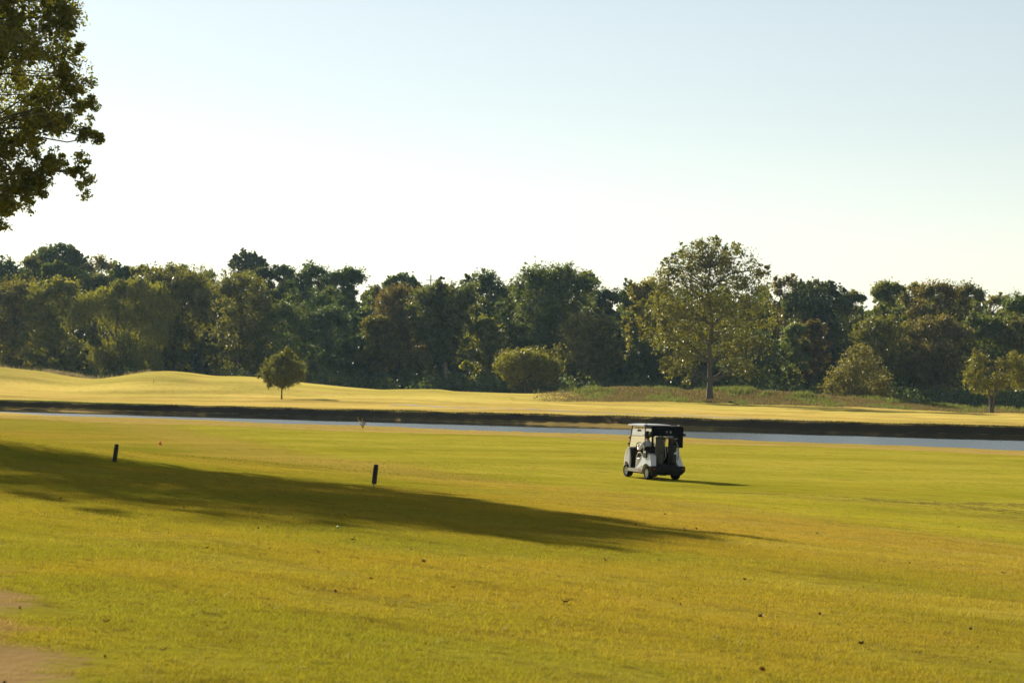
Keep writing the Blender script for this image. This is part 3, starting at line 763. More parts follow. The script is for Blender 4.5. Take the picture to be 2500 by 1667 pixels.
# ---- the near tree at the left: trunk outside the picture, crown hanging in
Yo = 60.0; xo = P(-230, 950, Yo).x; zo = gz(xo, Yo)
oak = [(40,40,110,80),(150,35,45,50),(60,130,110,60),(150,150,52,55),(185,115,20,18),(120,230,76,56),(180,215,42,36),(195,265,30,24),(70,285,80,40),(140,310,60,40),(215,335,38,20),(245,335,18,12),(30,350,80,45),(120,395,42,30),(165,415,26,18),(190,410,16,14),
       (20,420,70,50),(60,470,38,32),(10,500,50,28),(75,440,24,22),(-80,120,130,90),(-90,330,120,90),(-60,470,90,60),(-220,60,170,130),(-230,300,160,130),(-350,200,150,140),(-380,360,110,90),(-240,-120,190,150),(-60,-90,140,110),(-230,480,120,70),(60,-60,90,70),(-230,-230,120,90)]
OL = []
for i, (px, py, rx, rz) in enumerate(oak):
    p = P(px, py, Yo); s = Yo/F
    OL.append((p.x-xo, rg.uniform(-1, 1)*min(2.6, rx*s*1.1) + (2.0 if i % 5 == 2 and px < 0 else 0) - (2.0 if i % 5 == 4 and px < 0 else 0), p.z-zo, rx*s, rx*s*1.15, rz*s))
OL += [(-1,8,11,3.4,3.4,2.6),(-4,6,9,3.4,3.4,2.6),(-3,7,8.5,2.6,2.6,2),(-2.2,-.8,12.6,3,3,2.4),(-4.6,0,11.2,2.6,2.6,2.2),(-1,5,14,3,3,2.2)]
tree('oak_tree', 'large near tree at the left whose leafy crown hangs into the picture', -230, Yo, -300, 480, leaf='oak', core=.05, wexp=.50, limbk=.2, sprig=(150, .15, .5), n=155000, size=.125, per=46, clump=.24, shell=.3, lobes=OL,
     br=.36, twigs=150, group='near tree', seed=21, aspect=.5)

# ---- mass of the wood behind, and its undergrowth
def wood_mass():
    rng = np.random.default_rng(99)
    sky_px = [(-300,640),(0,660),(150,640),(240,665),(330,680),(600,690),(760,690),(860,720),(930,750),(1000,730),(1180,720),(1260,735),(1350,710),(1500,745),(1700,720),(1950,730),(2080,755),(2200,735),(2300,730),(2450,755),(2800,760)]
    n = 110000
    px = rng.uniform(-350, 2850, n); Y = rng.uniform(440, 475, n)
    top = np.interp(px, [a for a, b in sky_px], [b for a, b in sky_px])+18*np.sin(px*.06)+12*np.sin(px*.13+1)
    u = rng.random(n)
    py = top+(985-top)*u**.95
    pts = np.array([P(a, b, c) for a, b, c in zip(px, py, Y)])
    pts += rng.normal(size=pts.shape)*.4
    v, f = leaf_quads(pts, 1.5, rng, .8)
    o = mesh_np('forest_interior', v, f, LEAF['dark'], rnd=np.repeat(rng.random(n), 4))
    tag(o, 'dark foliage filling the depth of the wood behind the trees', 'wood', kind='stuff')
    # undergrowth: brambles and saplings along the wood edge
    nb = 700
    cx = rng.uniform(-130, 130, nb); cy = rng.uniform(366, 384, nb); hh = rng.uniform(1.4, 4.8, nb)
    C = []; R = []
    for a, b, h in zip(cx, cy, hh):
        z = gz(a, b); k = 120
        d = rng.normal(size=(k, 3)); d /= np.linalg.norm(d, axis=1)[:, None]; d[:,2] = np.abs(d[:,2])
        C.append(np.array([a, b, z])+d*np.array([h*.8, h*.7, h])*rng.uniform(.55, 1, (k, 1))); R.append(np.clip(rng.random()*.7+rng.random(k)*.3, 0, 1))
    C = np.concatenate(C); v, f = leaf_quads(C, .5, rng, .65)
    o = mesh_np('undergrowth', v, f, LEAF['dark'], rnd=np.repeat(np.concatenate(R), 4))
    tag(o, 'dark brambles and undergrowth along the foot of the wood', 'undergrowth', kind='stuff')
wood_mass()

# ------------------------------------------------------------------ grasses
def blades(name, x, y, h, w, mat, label, cat, rng, lean=.3):
    n = len(x); z = ground_z(x, y)
    a = rng.uniform(0, 2*np.pi, n); ax = np.stack([np.cos(a), np.sin(a), 0*a], 1)*(w*rng.uniform(.6, 1.3, n))[:, None]
    tip = np.stack([rng.normal(size=n)*lean*h, rng.normal(size=n)*lean*h, h], 1)
    b = np.stack([x, y, z-.02], 1)
    v = np.stack([b-ax, b+ax, b+tip], 1).reshape(-1, 3)
    o = mesh_np(name, v, np.arange(3*n).reshape(n, 3), mat, rnd=np.repeat(rng.random(n), 3))
    return tag(o, label, cat, kind='stuff')
rg = np.random.default_rng(31)
n = 26000
x = rg.uniform(-95, -58, n); y = rg.uniform(343, 356, n)
k = rg.random(n) < np.clip(.4+.6*np.sin(x*.5), .2, 1)
blades('tall_grass', x[k], y[k], rg.uniform(.5, 1.3, k.sum()), .06, M_TALL, 'tall pale dry grass behind the mound on the far left', 'grass', rg)
n = 60000
x = rg.uniform(3, 82, n); y = rg.uniform(320, 350, n); h = rg.uniform(.15, .5, n)
cl = np.sin(x*.55+1)+np.sin(x*.21+y*.3)+.6*np.sin(x*1.3-y*.7)
kp = rg.random(n) < np.clip((x-3)/14, 0, 1)*np.clip((84-x)/12, 0, 1)
x, y, h, cl = x[kp], y[kp], h[kp], cl[kp]
g_ = cl > .5
blades('green_weeds', x[g_], y[g_], h[g_]*1.5*np.where(y[g_] > 332, 1.3, .7), .07, M_WEED, 'green weeds growing on the rough mound', 'weeds', rg)
blades('brown_weeds', x[~g_], y[~g_], h[~g_]*.9, .07, M_BROWNWEED, 'brown dry weeds covering the rough mound', 'weeds', rg)
n = 30000
x = rg.uniform(-110, 90, n); y = yf(x)+1.1+np.abs(rg.normal(size=n))*.5
blades('bank_grass', x, y, rg.uniform(.04, .16, n)*(1+.5*np.sin(x*.7)*np.sin(x*.23)), .05, M_BANKGRASS, 'shaggy grass fringe along the far river bank', 'grass', rg, .5)
n = 9000
x = rg.uniform(-62, -38, n); y = yf(x)-.2+rg.uniform(-.2, 1.0, n)
z_ = WATER_Z+.1
b_ = blades('bank_grass', x, y, rg.uniform(.08, .22, n), .05, M_WEED, 'bright green grass on the mud shelf of the far bank', 'grass', rg, .5)

# turf blades in the near field (instanced tufts)
def turf():
    protos = []
    for k in range(4):
        rng = np.random.default_rng(200+k); n = 22 if k < 3 else 16
        b = np.stack([rng.normal(size=n)*.028, rng.normal(size=n)*.028, np.full(n, -.004)], 1)
        a = rng.uniform(0, 2*np.pi, n); ax = np.stack([np.cos(a), np.sin(a), 0*a], 1)*.0020
        h = rng.uniform(.010, .024, n)
        if k == 3: h = h*2.4; ax = ax*1.5
        tip = b+np.stack([rng.normal(size=n)*(.010 if k < 3 else .022), rng.normal(size=n)*(.010 if k < 3 else .022), h], 1)
        v = np.stack([b-ax, b+ax, tip], 1).reshape(-1, 3)
        me = bpy.data.meshes.new('grass_tuft'); me.from_pydata(v.tolist(), [], np.arange(3*n).reshape(n, 3).tolist()); me.materials.append(M_BLADE)
        protos.append(bpy.data.objects.new('grass_tuft', me))
    # points: density falls and tuft size grows with distance
    rng = np.random.default_rng(44)
    X = []; S = []
    for y0, y1, dens, sc in ((8.5, 13, 1050, 1.05), (13, 18, 820, 1.12), (18, 24, 600, 1.2), (24, 31, 400, 1.25), (31, 39, 240, 1.3), (39, 48, 120, 1.3), (48, 58, 50, 1.3)):
        w = .29*y1+1.2; n = int(dens*2*w*(y1-y0))
        xx = rng.uniform(-w, w, n); yy = rng.uniform(y0, y1, n)
        # bare patches
        patch = np.sin(xx*1.9+yy*.8)+np.sin(xx*.7-yy*1.7+1)+np.sin(xx*3.3+yy*2.9)*.7
        dn = xx+.30*yy+.35*np.sin(yy*2.1)+.25*np.sin(yy*5.3)
        keep = (rng.random(n) < np.clip(.6+.4*patch, .12, 1)) & ((dn > .94) | (rng.random(n) < .04))
        xx, yy = xx[keep], yy[keep]
        X.append(np.stack([xx, yy, ground_z(xx, yy)], 1)); S.append(sc*rng.uniform(.7, 1.35, len(xx)))
    X = np.concatenate(X); S = np.concatenate(S)
    me = bpy.data.meshes.new('grass_turf'); me.vertices.add(len(X)); me.vertices.foreach_set('co', X.astype(np.float32).ravel())
    for nm, val in (('scl', S), ('rot', rng.uniform(0, 6.28, len(X))), ('pick', np.where(rng.random(len(X)) < .012, 3, rng.integers(0, 3, len(X))))):
        at = me.attributes.new(nm, 'FLOAT', 'POINT'); at.data.foreach_set('value', np.asarray(val, np.float32))
    o = bpy.data.objects.new('grass_turf', me); COL.objects.link(o)
    ng = bpy.data.node_groups.new('scatter_turf', 'GeometryNodeTree')
    ng.interface.new_socket('Geometry', in_out='INPUT', socket_type='NodeSocketGeometry')
    ng.interface.new_socket('Geometry', in_out='OUTPUT', socket_type='NodeSocketGeometry')
    t = NT(ng); gi = t.new('NodeGroupInput'); go = t.new('NodeGroupOutput'); jn = t.new('GeometryNodeJoinGeometry')
    def attr(nm):
        a = t.new('GeometryNodeInputNamedAttribute', data_type='FLOAT'); a.inputs['Name'].default_value = nm; return a.outputs['Attribute']
    cx = t.new('ShaderNodeCombineXYZ'); t.link(attr('rot'), cx.inputs[2])
    for k, p in enumerate(protos):
        cmp = t.new('FunctionNodeCompare', data_type='FLOAT', operation='EQUAL'); t.link(attr('pick'), cmp.inputs[0]); cmp.inputs[1].default_value = k; cmp.inputs['Epsilon'].default_value = .1
        oi = t.new('GeometryNodeObjectInfo'); oi.inputs['Object'].default_value = p; oi.inputs['As Instance'].default_value = True
        ip = t.new('GeometryNodeInstanceOnPoints')
        t.link(gi.outputs[0], ip.inputs['Points']); t.link(cmp.outputs[0], ip.inputs['Selection']); t.link(oi.outputs['Geometry'], ip.inputs['Instance'])
        t.link(cx.outputs[0], ip.inputs['Rotation']); t.link(attr('scl'), ip.inputs['Scale'])
        t.link(ip.outputs[0], jn.inputs[0])
    t.link(jn.outputs[0], go.inputs[0])
    md = o.modifiers.new('scatter', 'NODES'); md.node_group = ng
    me.materials.append(M_BLADE)
    tag(o, 'short mown grass of the near fairway and rough', 'grass', kind='stuff')
    print('turf tufts', len(X))
turf()


# ------------------------------------------------------------------ golf cart
M_WHITE = pmat('cart_white_plastic', (.52,.52,.53), .28, noise=.05, nscale=3, coat=.3)
M_BLACK = pmat('cart_black_plastic', (.010,.010,.011), .5, spec=.2, noise=.25, nscale=12)
M_RUBBER = pmat('tyre_rubber', (.011,.010,.010), .9, spec=.1, noise=.3, nscale=20)
M_RIM = pmat('wheel_silver', (.55,.54,.50), .35, metal=.5)
M_CLOTH = pmat('canopy_black_cloth', (.007,.008,.012), .95, spec=.05, noise=.3, nscale=10)
M_SEAT = pmat('seat_dark_vinyl', (.014,.013,.013), .6, spec=.2, noise=.2, nscale=6)
M_METAL = pmat('frame_metal', (.03,.03,.032), .4, metal=.4)
M_BRIGHT = pmat('bright_trim', (.72,.68,.52), .35)
M_DECAL = pmat('orange_decal', (.42,.12,.05), .5)
M_RED = pmat('tail_lamp_red', (.35,.02,.015), .25)
M_LETTER = pmat('canopy_lettering', (.42,.42,.45), .8)
def glass():
    mt = bpy.data.materials.new('windshield_glass'); mt.use_nodes = True
    t = NT(mt.node_tree); t.n.clear(); out = t.new('ShaderNodeOutputMaterial')
    tr = t.new('ShaderNodeBsdfTransparent'); tr.inputs[0].default_value = (.90,.92,.92,1)
    gl = t.new('ShaderNodeBsdfGlossy'); gl.inputs['Roughness'].default_value = .08
    df = t.new('ShaderNodeBsdfTranslucent'); df.inputs[0].default_value = (.8,.76,.66,1)
    m0 = t.new('ShaderNodeMixShader'); m0.inputs[0].default_value = .10          # dusty acrylic
    t.link(tr.outputs[0], m0.inputs[1]); t.link(df.outputs[0], m0.inputs[2])
    fr = t.new('ShaderNodeFresnel'); mx = t.new('ShaderNodeMixShader')
    t.link(fr.outputs[0], mx.inputs[0]); t.link(m0.outputs[0], mx.inputs[1]); t.link(gl.outputs[0], mx.inputs[2]); t.link(mx.outputs[0], out.inputs[0])
    return mt
M_GLASS = glass()
CART_RZ = math.radians(21.5)
cp = GP(1590, 1167.5)
cart = tag(empty('golf_cart', cp, CART_RZ), 'white golf cart with black rear canopy driving away across the fairway', 'golf cart')
slope_fix = Vector((0, 0, 0))

def arch(cy, cz, r, a0, a1, n=10):
    return [(cy+r*math.cos(math.radians(a0+(a1-a0)*i/n)), cz+r*math.sin(math.radians(a0+(a1-a0)*i/n))) for i in range(n+1)]
def part(name, build, mat, parent=cart, bevel=0.0, smooth=False, loc=None):
    bm = bmesh.new(); build(bm); return bm_obj(name, bm, mat, parent, smooth, bevel, loc)

# rear body: two fender panels with wheel arches, black bag well between them
prof = [(.02,.30),(.0,.52),(-.06,.62),(-.22,.64),(-.36,.76),(-.50,.86),(-.66,.89),(-.88,.87),(-1.02,.82),(-1.22,.45),(-1.20,.40)] + arch(-.83,.23,.30,150,15)
def fender(sx):
    def b(bm):
        add_prism(bm, prof, sx*.36, sx*.60)
        for v in bm.verts:                      # panels lean inwards towards the top
            if v.co.z > .6: v.co.x -= sx*(v.co.z-.6)*.22
            if abs(v.co.x) < .42 and v.co.y < -.9: v.co.x += sx*(.9-v.co.z)*.12
    return b
for sx in (-1, 1): part('rear_fender', fender(sx), M_WHITE, bevel=.018)
part('bag_well', lambda bm: (add_box(bm, -.40, .40, -1.16, -.55, .32, .50), add_box(bm, -.42, .42, -.60, -.50, .32, .92)), M_BLACK, bevel=.01)
def bumper(bm):
    add_prism(bm, [(-1.30,.30),(-1.32,.42),(-1.26,.47),(-1.04,.47),(-1.0,.40),(-1.04,.22),(-1.18,.17),(-1.27,.22)], -.66, .66)
    for v in bm.verts:
        if v.co.z < .25: v.co.x *= .84
        if v.co.y < -1.25: v.co.x *= .94
part('rear_bumper', bumper, M_BLACK, bevel=.02)
part('chassis', lambda bm: (add_box(bm, -.42, .42, -1.06, 1.0, .16, .34), add_box(bm, -.08, .08, -1.0, -.66, .14, .30)), M_BLACK, bevel=.01)
part('floor', lambda bm: add_box(bm, -.54, .54, .02, .72, .30, .335), M_BLACK)
for sx in (-1, 1):
    rp = part('rocker_panel', lambda bm: add_box(bm, min(sx*.53, sx*.60), max(sx*.53, sx*.60), -.50, .62, .22, .325), pmat('rocker_grey', (.40,.38,.34), .4), bevel=.012)
    if sx < 0: part('decal', lambda bm: add_box(bm, -.6035, -.595, -.44, -.24, .235, .30), M_DECAL, rp)
cowl_prof = [(.56,.30),(.54,.62),(.60,.93),(.68,1.00),(.82,.98),(1.02,.88),(1.20,.68),(1.28,.48),(1.27,.30),(1.18,.24)] + arch(.83,.23,.30,10,165)
def cowl(bm):
    add_prism(bm, cowl_prof, -.58, .58)
    for v in bm.verts:
        k = max(0, (v.co.y-.85))
        v.co.x *= (1-.55*k)*(1-.12*max(0, v.co.z-.6))
part('front_cowl', cowl, M_WHITE, bevel=.02)
part('dashboard', lambda bm: add_prism(bm, [(.52,.34),(.50,.66),(.54,.98),(.66,1.03),(.70,.98),(.60,.34)], -.52, .52), M_BLACK, bevel=.015)
part('lamp_cover', lambda bm: add_prism(bm, [(.60,.99),(.62,1.03),(.76,1.01),(.76,.98)], -.56, -.40), M_BRIGHT, bevel=.006)
# seat
part('seat_base', lambda bm: add_box(bm, -.52, .52, -.48, -.02, .34, .60), M_BLACK, bevel=.02)
part('seat', lambda bm: add_box(bm, -.54, .54, -.50, .02, .602, .72), M_SEAT, bevel=.035)
def seatback(bm):
    add_prism(bm, [(-.46,.76),(-.42,.80),(-.48,1.06),(-.52,1.09),(-.58,1.06),(-.56,.78)], -.54, .54)
part('backrest', seatback, M_SEAT, bevel=.025)
for sx in (-1, 1): part('backrest_frame', lambda bm: add_tube(bm, [(sx*.565,-.50,.78),(sx*.565,-.56,1.06),(sx*.50,-.60,1.11)], .014, 6), M_BRIGHT)
for sx in (-1, 1):
    part('hip_rail', lambda bm: add_tube(bm, [(sx*.57,.02,.56),(sx*.575,-.02,.74),(sx*.575,-.12,.86),(sx*.575,-.34,.88),(sx*.57,-.44,.80)], .016, 6), M_BRIGHT if sx < 0 else M_METAL)
part('hip_rail', lambda bm: add_tube(bm, [(-.575,-.08,.66),(-.58,-.26,.67)], .014, 6), M_BRIGHT)
# sand bucket hung behind the seat on the left
sb = part('sand_bucket', lambda bm: add_prism(bm, [(-.80,.72),(-.82,.95),(-.56,.96),(-.58,.72)], -.60, -.32), M_BLACK, bevel=.02)
part('sticker', lambda bm: add_box(bm, -.604, -.6015, -.78, -.60, .88, .935), M_BRIGHT, sb)
# steering
sc_ = part('steering_column', lambda bm: add_tube(bm, [(-.27,.56,.86),(-.27,.36,1.05)], .022, 8), M_BLACK)
def swheel(bm):
    c = Vector((-.27,.33,1.06)); nrm = Vector((0,-.72,.69)); a = Vector((1,0,0)); b = nrm.cross(a)
    pts = [c+(a*math.cos(k*math.pi/12)+b*math.sin(k*math.pi/12))*.17 for k in range(25)]
    add_tube(bm, pts, .014, 6)
    for k in (0, 8, 16): add_tube(bm, [c, pts[k]], .012, 5)
part('steering_wheel', swheel, M_BLACK)
# roof, struts, windshield
def roof(bm):
    nx, ny = 9, 9; g = {}
    for lay in (0, 1):
        for i in range(nx):
            for j in range(ny):
                u = i/(nx-1)*2-1; v = j/(ny-1)*2-1
                z = 1.755+.028*(1-u**4)*(1-v**4)**.5*(1 if lay else .8)+(.045 if lay else 0)
                g[lay,i,j] = bm.verts.new((u*.58*(1-.03*v*v), .06+v*.70, z))
    for lay in (0, 1):
        for i in range(nx-1):
            for j in range(ny-1):
                q = [g[lay,i,j], g[lay,i+1,j], g[lay,i+1,j+1], g[lay,i,j+1]]; bm.faces.new(q if lay else q[::-1])
    for i in range(nx-1):
        for j in (0, ny-1): bm.faces.new((g[0,i,j], g[0,i+1,j], g[1,i+1,j], g[1,i,j]))
    for j in range(ny-1):
        for i in (0, nx-1): bm.faces.new((g[0,i,j], g[0,i,j+1], g[1,i,j+1], g[1,i,j]))
part('roof', roof, M_WHITE)
for sx in (-1, 1):
    part('front_strut', lambda bm: add_tube(bm, [(sx*.53,.72,.96),(sx*.53,.58,1.4),(sx*.52,.47,1.78)], .019, 8), M_METAL)
    part('rear_strut', lambda bm: add_tube(bm, [(sx*.53,-.52,.88),(sx*.53,-.56,1.3),(sx*.52,-.54,1.78)], .019, 8), M_METAL)
part('strut_clip', lambda bm: add_box(bm, -.575, -.535, .60, .64, 1.31, 1.37), M_BLACK, bevel=.008)
part('strut_clip', lambda bm: add_box(bm, -.60, -.55, .64, .68, 1.10, 1.16), M_BLACK, bevel=.008)
part('windshield', lambda bm: add_prism(bm, [(.715,.99),(.575,1.41),(.462,1.76),(.456,1.76),(.569,1.41),(.709,.99)], -.51, .51), M_GLASS)
part('windshield_trim', lambda bm: (add_box(bm, -.51, .51, .555, .585, 1.40, 1.415), add_box(bm, -.51, .51, .70, .725, .985, 1.0)), M_METAL)
part('mirror', lambda bm: (add_tube(bm, [(-.28,.50,1.72),(-.30,.44,1.62)], .008, 5), add_box(bm, -.36, -.22, .42, .44, 1.56, 1.62)), M_METAL)
# rear canopy over the bags
can = part('rear_canopy', lambda bm: (add_prism(bm, [(-.52,1.775),(-.60,1.815),(-1.02,1.79),(-1.16,1.73),(-1.17,1.46),(-1.155,1.46),(-1.145,1.72),(-1.01,1.77),(-.60,1.79)], -.585, .585),
     add_box(bm, .22, .575, -1.172, -1.150, 1.08, 1.47), add_box(bm, -.575, -.50, -1.170, -1.150, 1.02, 1.47), add_box(bm, -.586, -.572, -1.15, -.62, 1.70, 1.78), add_box(bm, .572, .586, -1.15, -.55, 1.30, 1.78)), M_CLOTH, bevel=.006)
for ch_, lx in (('F', -.03), ('B', .11)):
    cu = bpy.data.curves.new('letter', 'FONT'); cu.body = ch_; cu.size = .115; cu.align_x = 'CENTER'; cu.extrude = .001
    tmp = bpy.data.objects.new('letter', cu); COL.objects.link(tmp)
    me = bpy.data.meshes.new_from_object(tmp.evaluated_get(bpy.context.evaluated_depsgraph_get())); me.name = 'letter'
    bpy.data.objects.remove(tmp); me.materials.clear(); me.materials.append(M_LETTER)
    lt = bpy.data.objects.new('letter', me); COL.objects.link(lt); lt.parent = can
    lt.location = (lx, -1.178, 1.555); lt.rotation_euler = (math.radians(88), 0, 0)
part('roof_clip', lambda bm: add_box(bm, -.545, -.50, -.64, -.58, 1.815, 1.845), M_BRIGHT, bevel=.005)
part('roof_clip', lambda bm: add_box(bm, .50, .545, -.95, -.90, 1.80, 1.835), M_BRIGHT, bevel=.005)
part('tail_lamp', lambda bm: add_box(bm, -.56, -.50, -1.335, -1.318, .36, .40), M_RED)
part('tail_lamp', lambda bm: add_box(bm, .50, .56, -1.335, -1.318, .36, .40), M_RED)
# wheels
def wheel(x, y):
    w = empty('wheel', (x, y, .225), 0, cart); w.rotation_euler = (0, math.radians(90 if x > 0 else -90), 0)
    bm = bmesh.new(); hw = .105
    rings = [(.125,-hw*.8),(.19,-hw),(.213,-hw*.8),(.225,-hw*.35),(.225,hw*.35),(.213,hw*.8),(.19,hw),(.125,hw*.8),(.115,hw*.3),(.115,-hw*.3)]
    vv = [[bm.verts.new((r*math.cos(k*math.pi/14), r*math.sin(k*math.pi/14), z)) for k in range(28)] for r, z in rings]
    for i in range(len(rings)):
        for k in range(28): bm.faces.new((vv[i][k], vv[i][(k+1)%28], vv[(i+1)%len(rings)][(k+1)%28], vv[(i+1)%len(rings)][k]))
    bm_obj('tyre', bm, M_RUBBER, w, smooth=True)
    bm = bmesh.new(); add_lathe(bm, [(.03,hw*.72),(.05,hw*.70),(.055,hw*.45),(.095,hw*.40),(.105,hw*.62),(.128,hw*.84),(.132,hw*.78),(.118,hw*.2),(.118,-hw*.5)], 20)
    bm_obj('rim', bm, M_RIM, w, smooth=True)
for x, y in ((-.49,-.83),(.49,-.83),(-.48,.83),(.48,.83)): wheel(x, y)
# settle the cart on the sloping turf
bpy.context.view_layer.update()
ca, sa = math.cos(CART_RZ), math.sin(CART_RZ)
def cw(x, y): return cp.x+x*ca-y*sa, cp.y+x*sa+y*ca
zs4 = {k: gz(*cw(*k)) for k in ((-.49,-.83),(.49,-.83),(-.48,.83),(.48,.83))}
zl = list(zs4.values())
pitch = math.atan2((zl[2]+zl[3]-zl[0]-zl[1])/2, 1.66); rollc = -math.atan2((zl[1]+zl[3]-zl[0]-zl[2])/2, .97)
cart.location.z = sum(zl)/4+.004
cart.rotation_euler = (pitch, rollc, CART_RZ)
bpy.context.view_layer.update()
CM = cart.matrix_world.copy()

# ---- golf bags and clubs carried on the cart
def on_cart(name, loc, rot=(0, 0, 0)):
    o = bpy.data.objects.new(name, None); COL.objects.link(o); o.empty_display_size = .2
    from mathutils import Euler
    o.matrix_world = CM @ Matrix.Translation(loc) @ Euler(rot).to_matrix().to_4x4()
    return o
M_BAGG = pmat('bag_grey_nylon', (.055,.055,.052), .8, noise=.3, nscale=9)
M_BAGK = pmat('bag_black_nylon', (.016,.016,.019), .7, noise=.3, nscale=9)
M_STRAP = pmat('bag_strap_grey', (.20,.20,.215), .8)
M_TOWEL = pmat('white_towel', (.62,.63,.68), .95, noise=.1)
M_STEEL = pmat('club_steel', (.30,.30,.30), .3, metal=.9)
M_HEADC = pmat('club_head_black', (.015,.016,.017), .4)
M_SOCK = pmat('club_cover_green', (.035,.050,.042), .8)
def ell(bm, prof, ex=1.0, ey=.8, seg=16):
    n0 = len(bm.verts); add_lathe(bm, prof, seg); bm.verts.ensure_lookup_table()
    for v in bm.verts[n0:]: v.co.x *= ex; v.co.y *= ey
def bag(x, mat, label, other):
    b = on_cart('golf_bag', (x, -.95, .505), (math.radians(7), 0, 0))
    tag(b, label, 'golf bag', 'golf bags on the cart')
    bm = bmesh.new(); ell(bm, [(.11,0),(.135,.02),(.14,.25),(.15,.5),(.155,.80),(.165,.88),(.165,.92),(.13,.92),(.12,.82)], 1.05, .85); bm_obj('body', bm, mat, b, smooth=True)
    bm = bmesh.new(); ell(bm, [(.06,.05),(.085,.08),(.088,.34),(.06,.38)], 1.1, .8)
    for v in bm.verts: v.co.y -= .15
    bm_obj('pocket', bm, other, b, smooth=True)
    bm = bmesh.new(); ell(bm, [(.05,.45),(.07,.47),(.07,.66),(.05,.69)], 1.1, .7)
    for v in bm.verts: v.co.y -= .14
    bm_obj('pocket', bm, mat, b, smooth=True)
    bm = bmesh.new(); add_tube(bm, [(.07,-.12,.80),(.11,-.19,.62),(.13,-.20,.46),(.155,-.19,.30),(.12,-.17,.20)], .016, 6); bm_obj('strap', bm, M_STRAP, b, smooth=True)
    bm = bmesh.new()
    ring = [(.17*math.cos(k*math.pi/10), .14*math.sin(k*math.pi/10), .90) for k in range(21)]; add_tube(bm, ring, .014, 6, cap=False); bm_obj('rim', bm, M_STRAP if mat is M_BAGK else M_BAGK, b, smooth=True)
    return b
bag(-.20, M_BAGG, 'grey golf bag standing at the back of the cart, left one', M_BAGG)
bag(.27, M_BAGK, 'black golf bag with grey strap at the back of the cart, right one', M_BAGK)
# towel hanging on the right bag
tw = on_cart('towel', (.40, -1.10, 1.02)); bm = bmesh.new()
add_prism(bm, [(0,.26),(-.02,.02),(-.05,-.16),(-.03,-.16),(0,.0),(.015,.26)], -.03, .03)
for v in bm.verts: v.co.x += (.26-v.co.z)*(-.22 if v.co.x < 0 else .12)
bm_obj('cloth', bm, M_TOWEL, tw); tag(tw, 'white towel hanging from the black golf bag', 'towel')
rn = random.Random(4)
for bx, kinds in ((-.20, 'sdsisid'), (.27, 'dsiisid')):
    for i, kd in enumerate(kinds):
        px_ = bx+(i/(len(kinds)-1)-.5)*.20; top = {'s':.98,'d':.95,'i':.80}[kd]+rn.uniform(-.05,.05)
        c = on_cart('golf_club', (px_, -.93-rn.uniform(-.06,.06), .56), (math.radians(rn.uniform(3,9)), math.radians((i/(len(kinds)-1)-.5)*22+(6 if bx > 0 else 0)), 0))
        bm = bmesh.new(); add_tube(bm, [(0,0,.10),(0,0,top)], .007, 6); bm_obj('shaft', bm, M_STEEL if kd == 'i' else M_HEADC, c)
        bm = bmesh.new()
        sg = 1 if i > len(kinds)/2 else -1
        if kd == 'i': add_prism(bm, [(-.012,top-.02),(-.016,top+.05),(.010,top+.055),(.012,top-.02)], min(-.01, sg*.085), max(.015, sg*.085))
        else:
            n0 = bmesh.ops.create_icosphere(bm, subdivisions=2, radius=.066)['verts']
            for v in n0: v.co = Vector((v.co.x*1.1+sg*.03, v.co.y*.9, v.co.z*(1.5 if kd == 's' else .75)+top+.02))
        bm_obj('head' if kd != 's' else 'head_cover', bm, M_STEEL if kd == 'i' else (M_SOCK if kd == 's' else M_HEADC), c, smooth=kd != 'i')
        side = 'grey' if bx < 0 else 'black'
        lab = {'s': 'golf club with a dark knitted head cover in the %s bag', 'd': 'black wood-type golf club in the %s bag', 'i': 'steel iron golf club in the %s bag'}[kd] % side
        tag(c, lab, 'golf club', 'golf clubs in the %s bag' % side)

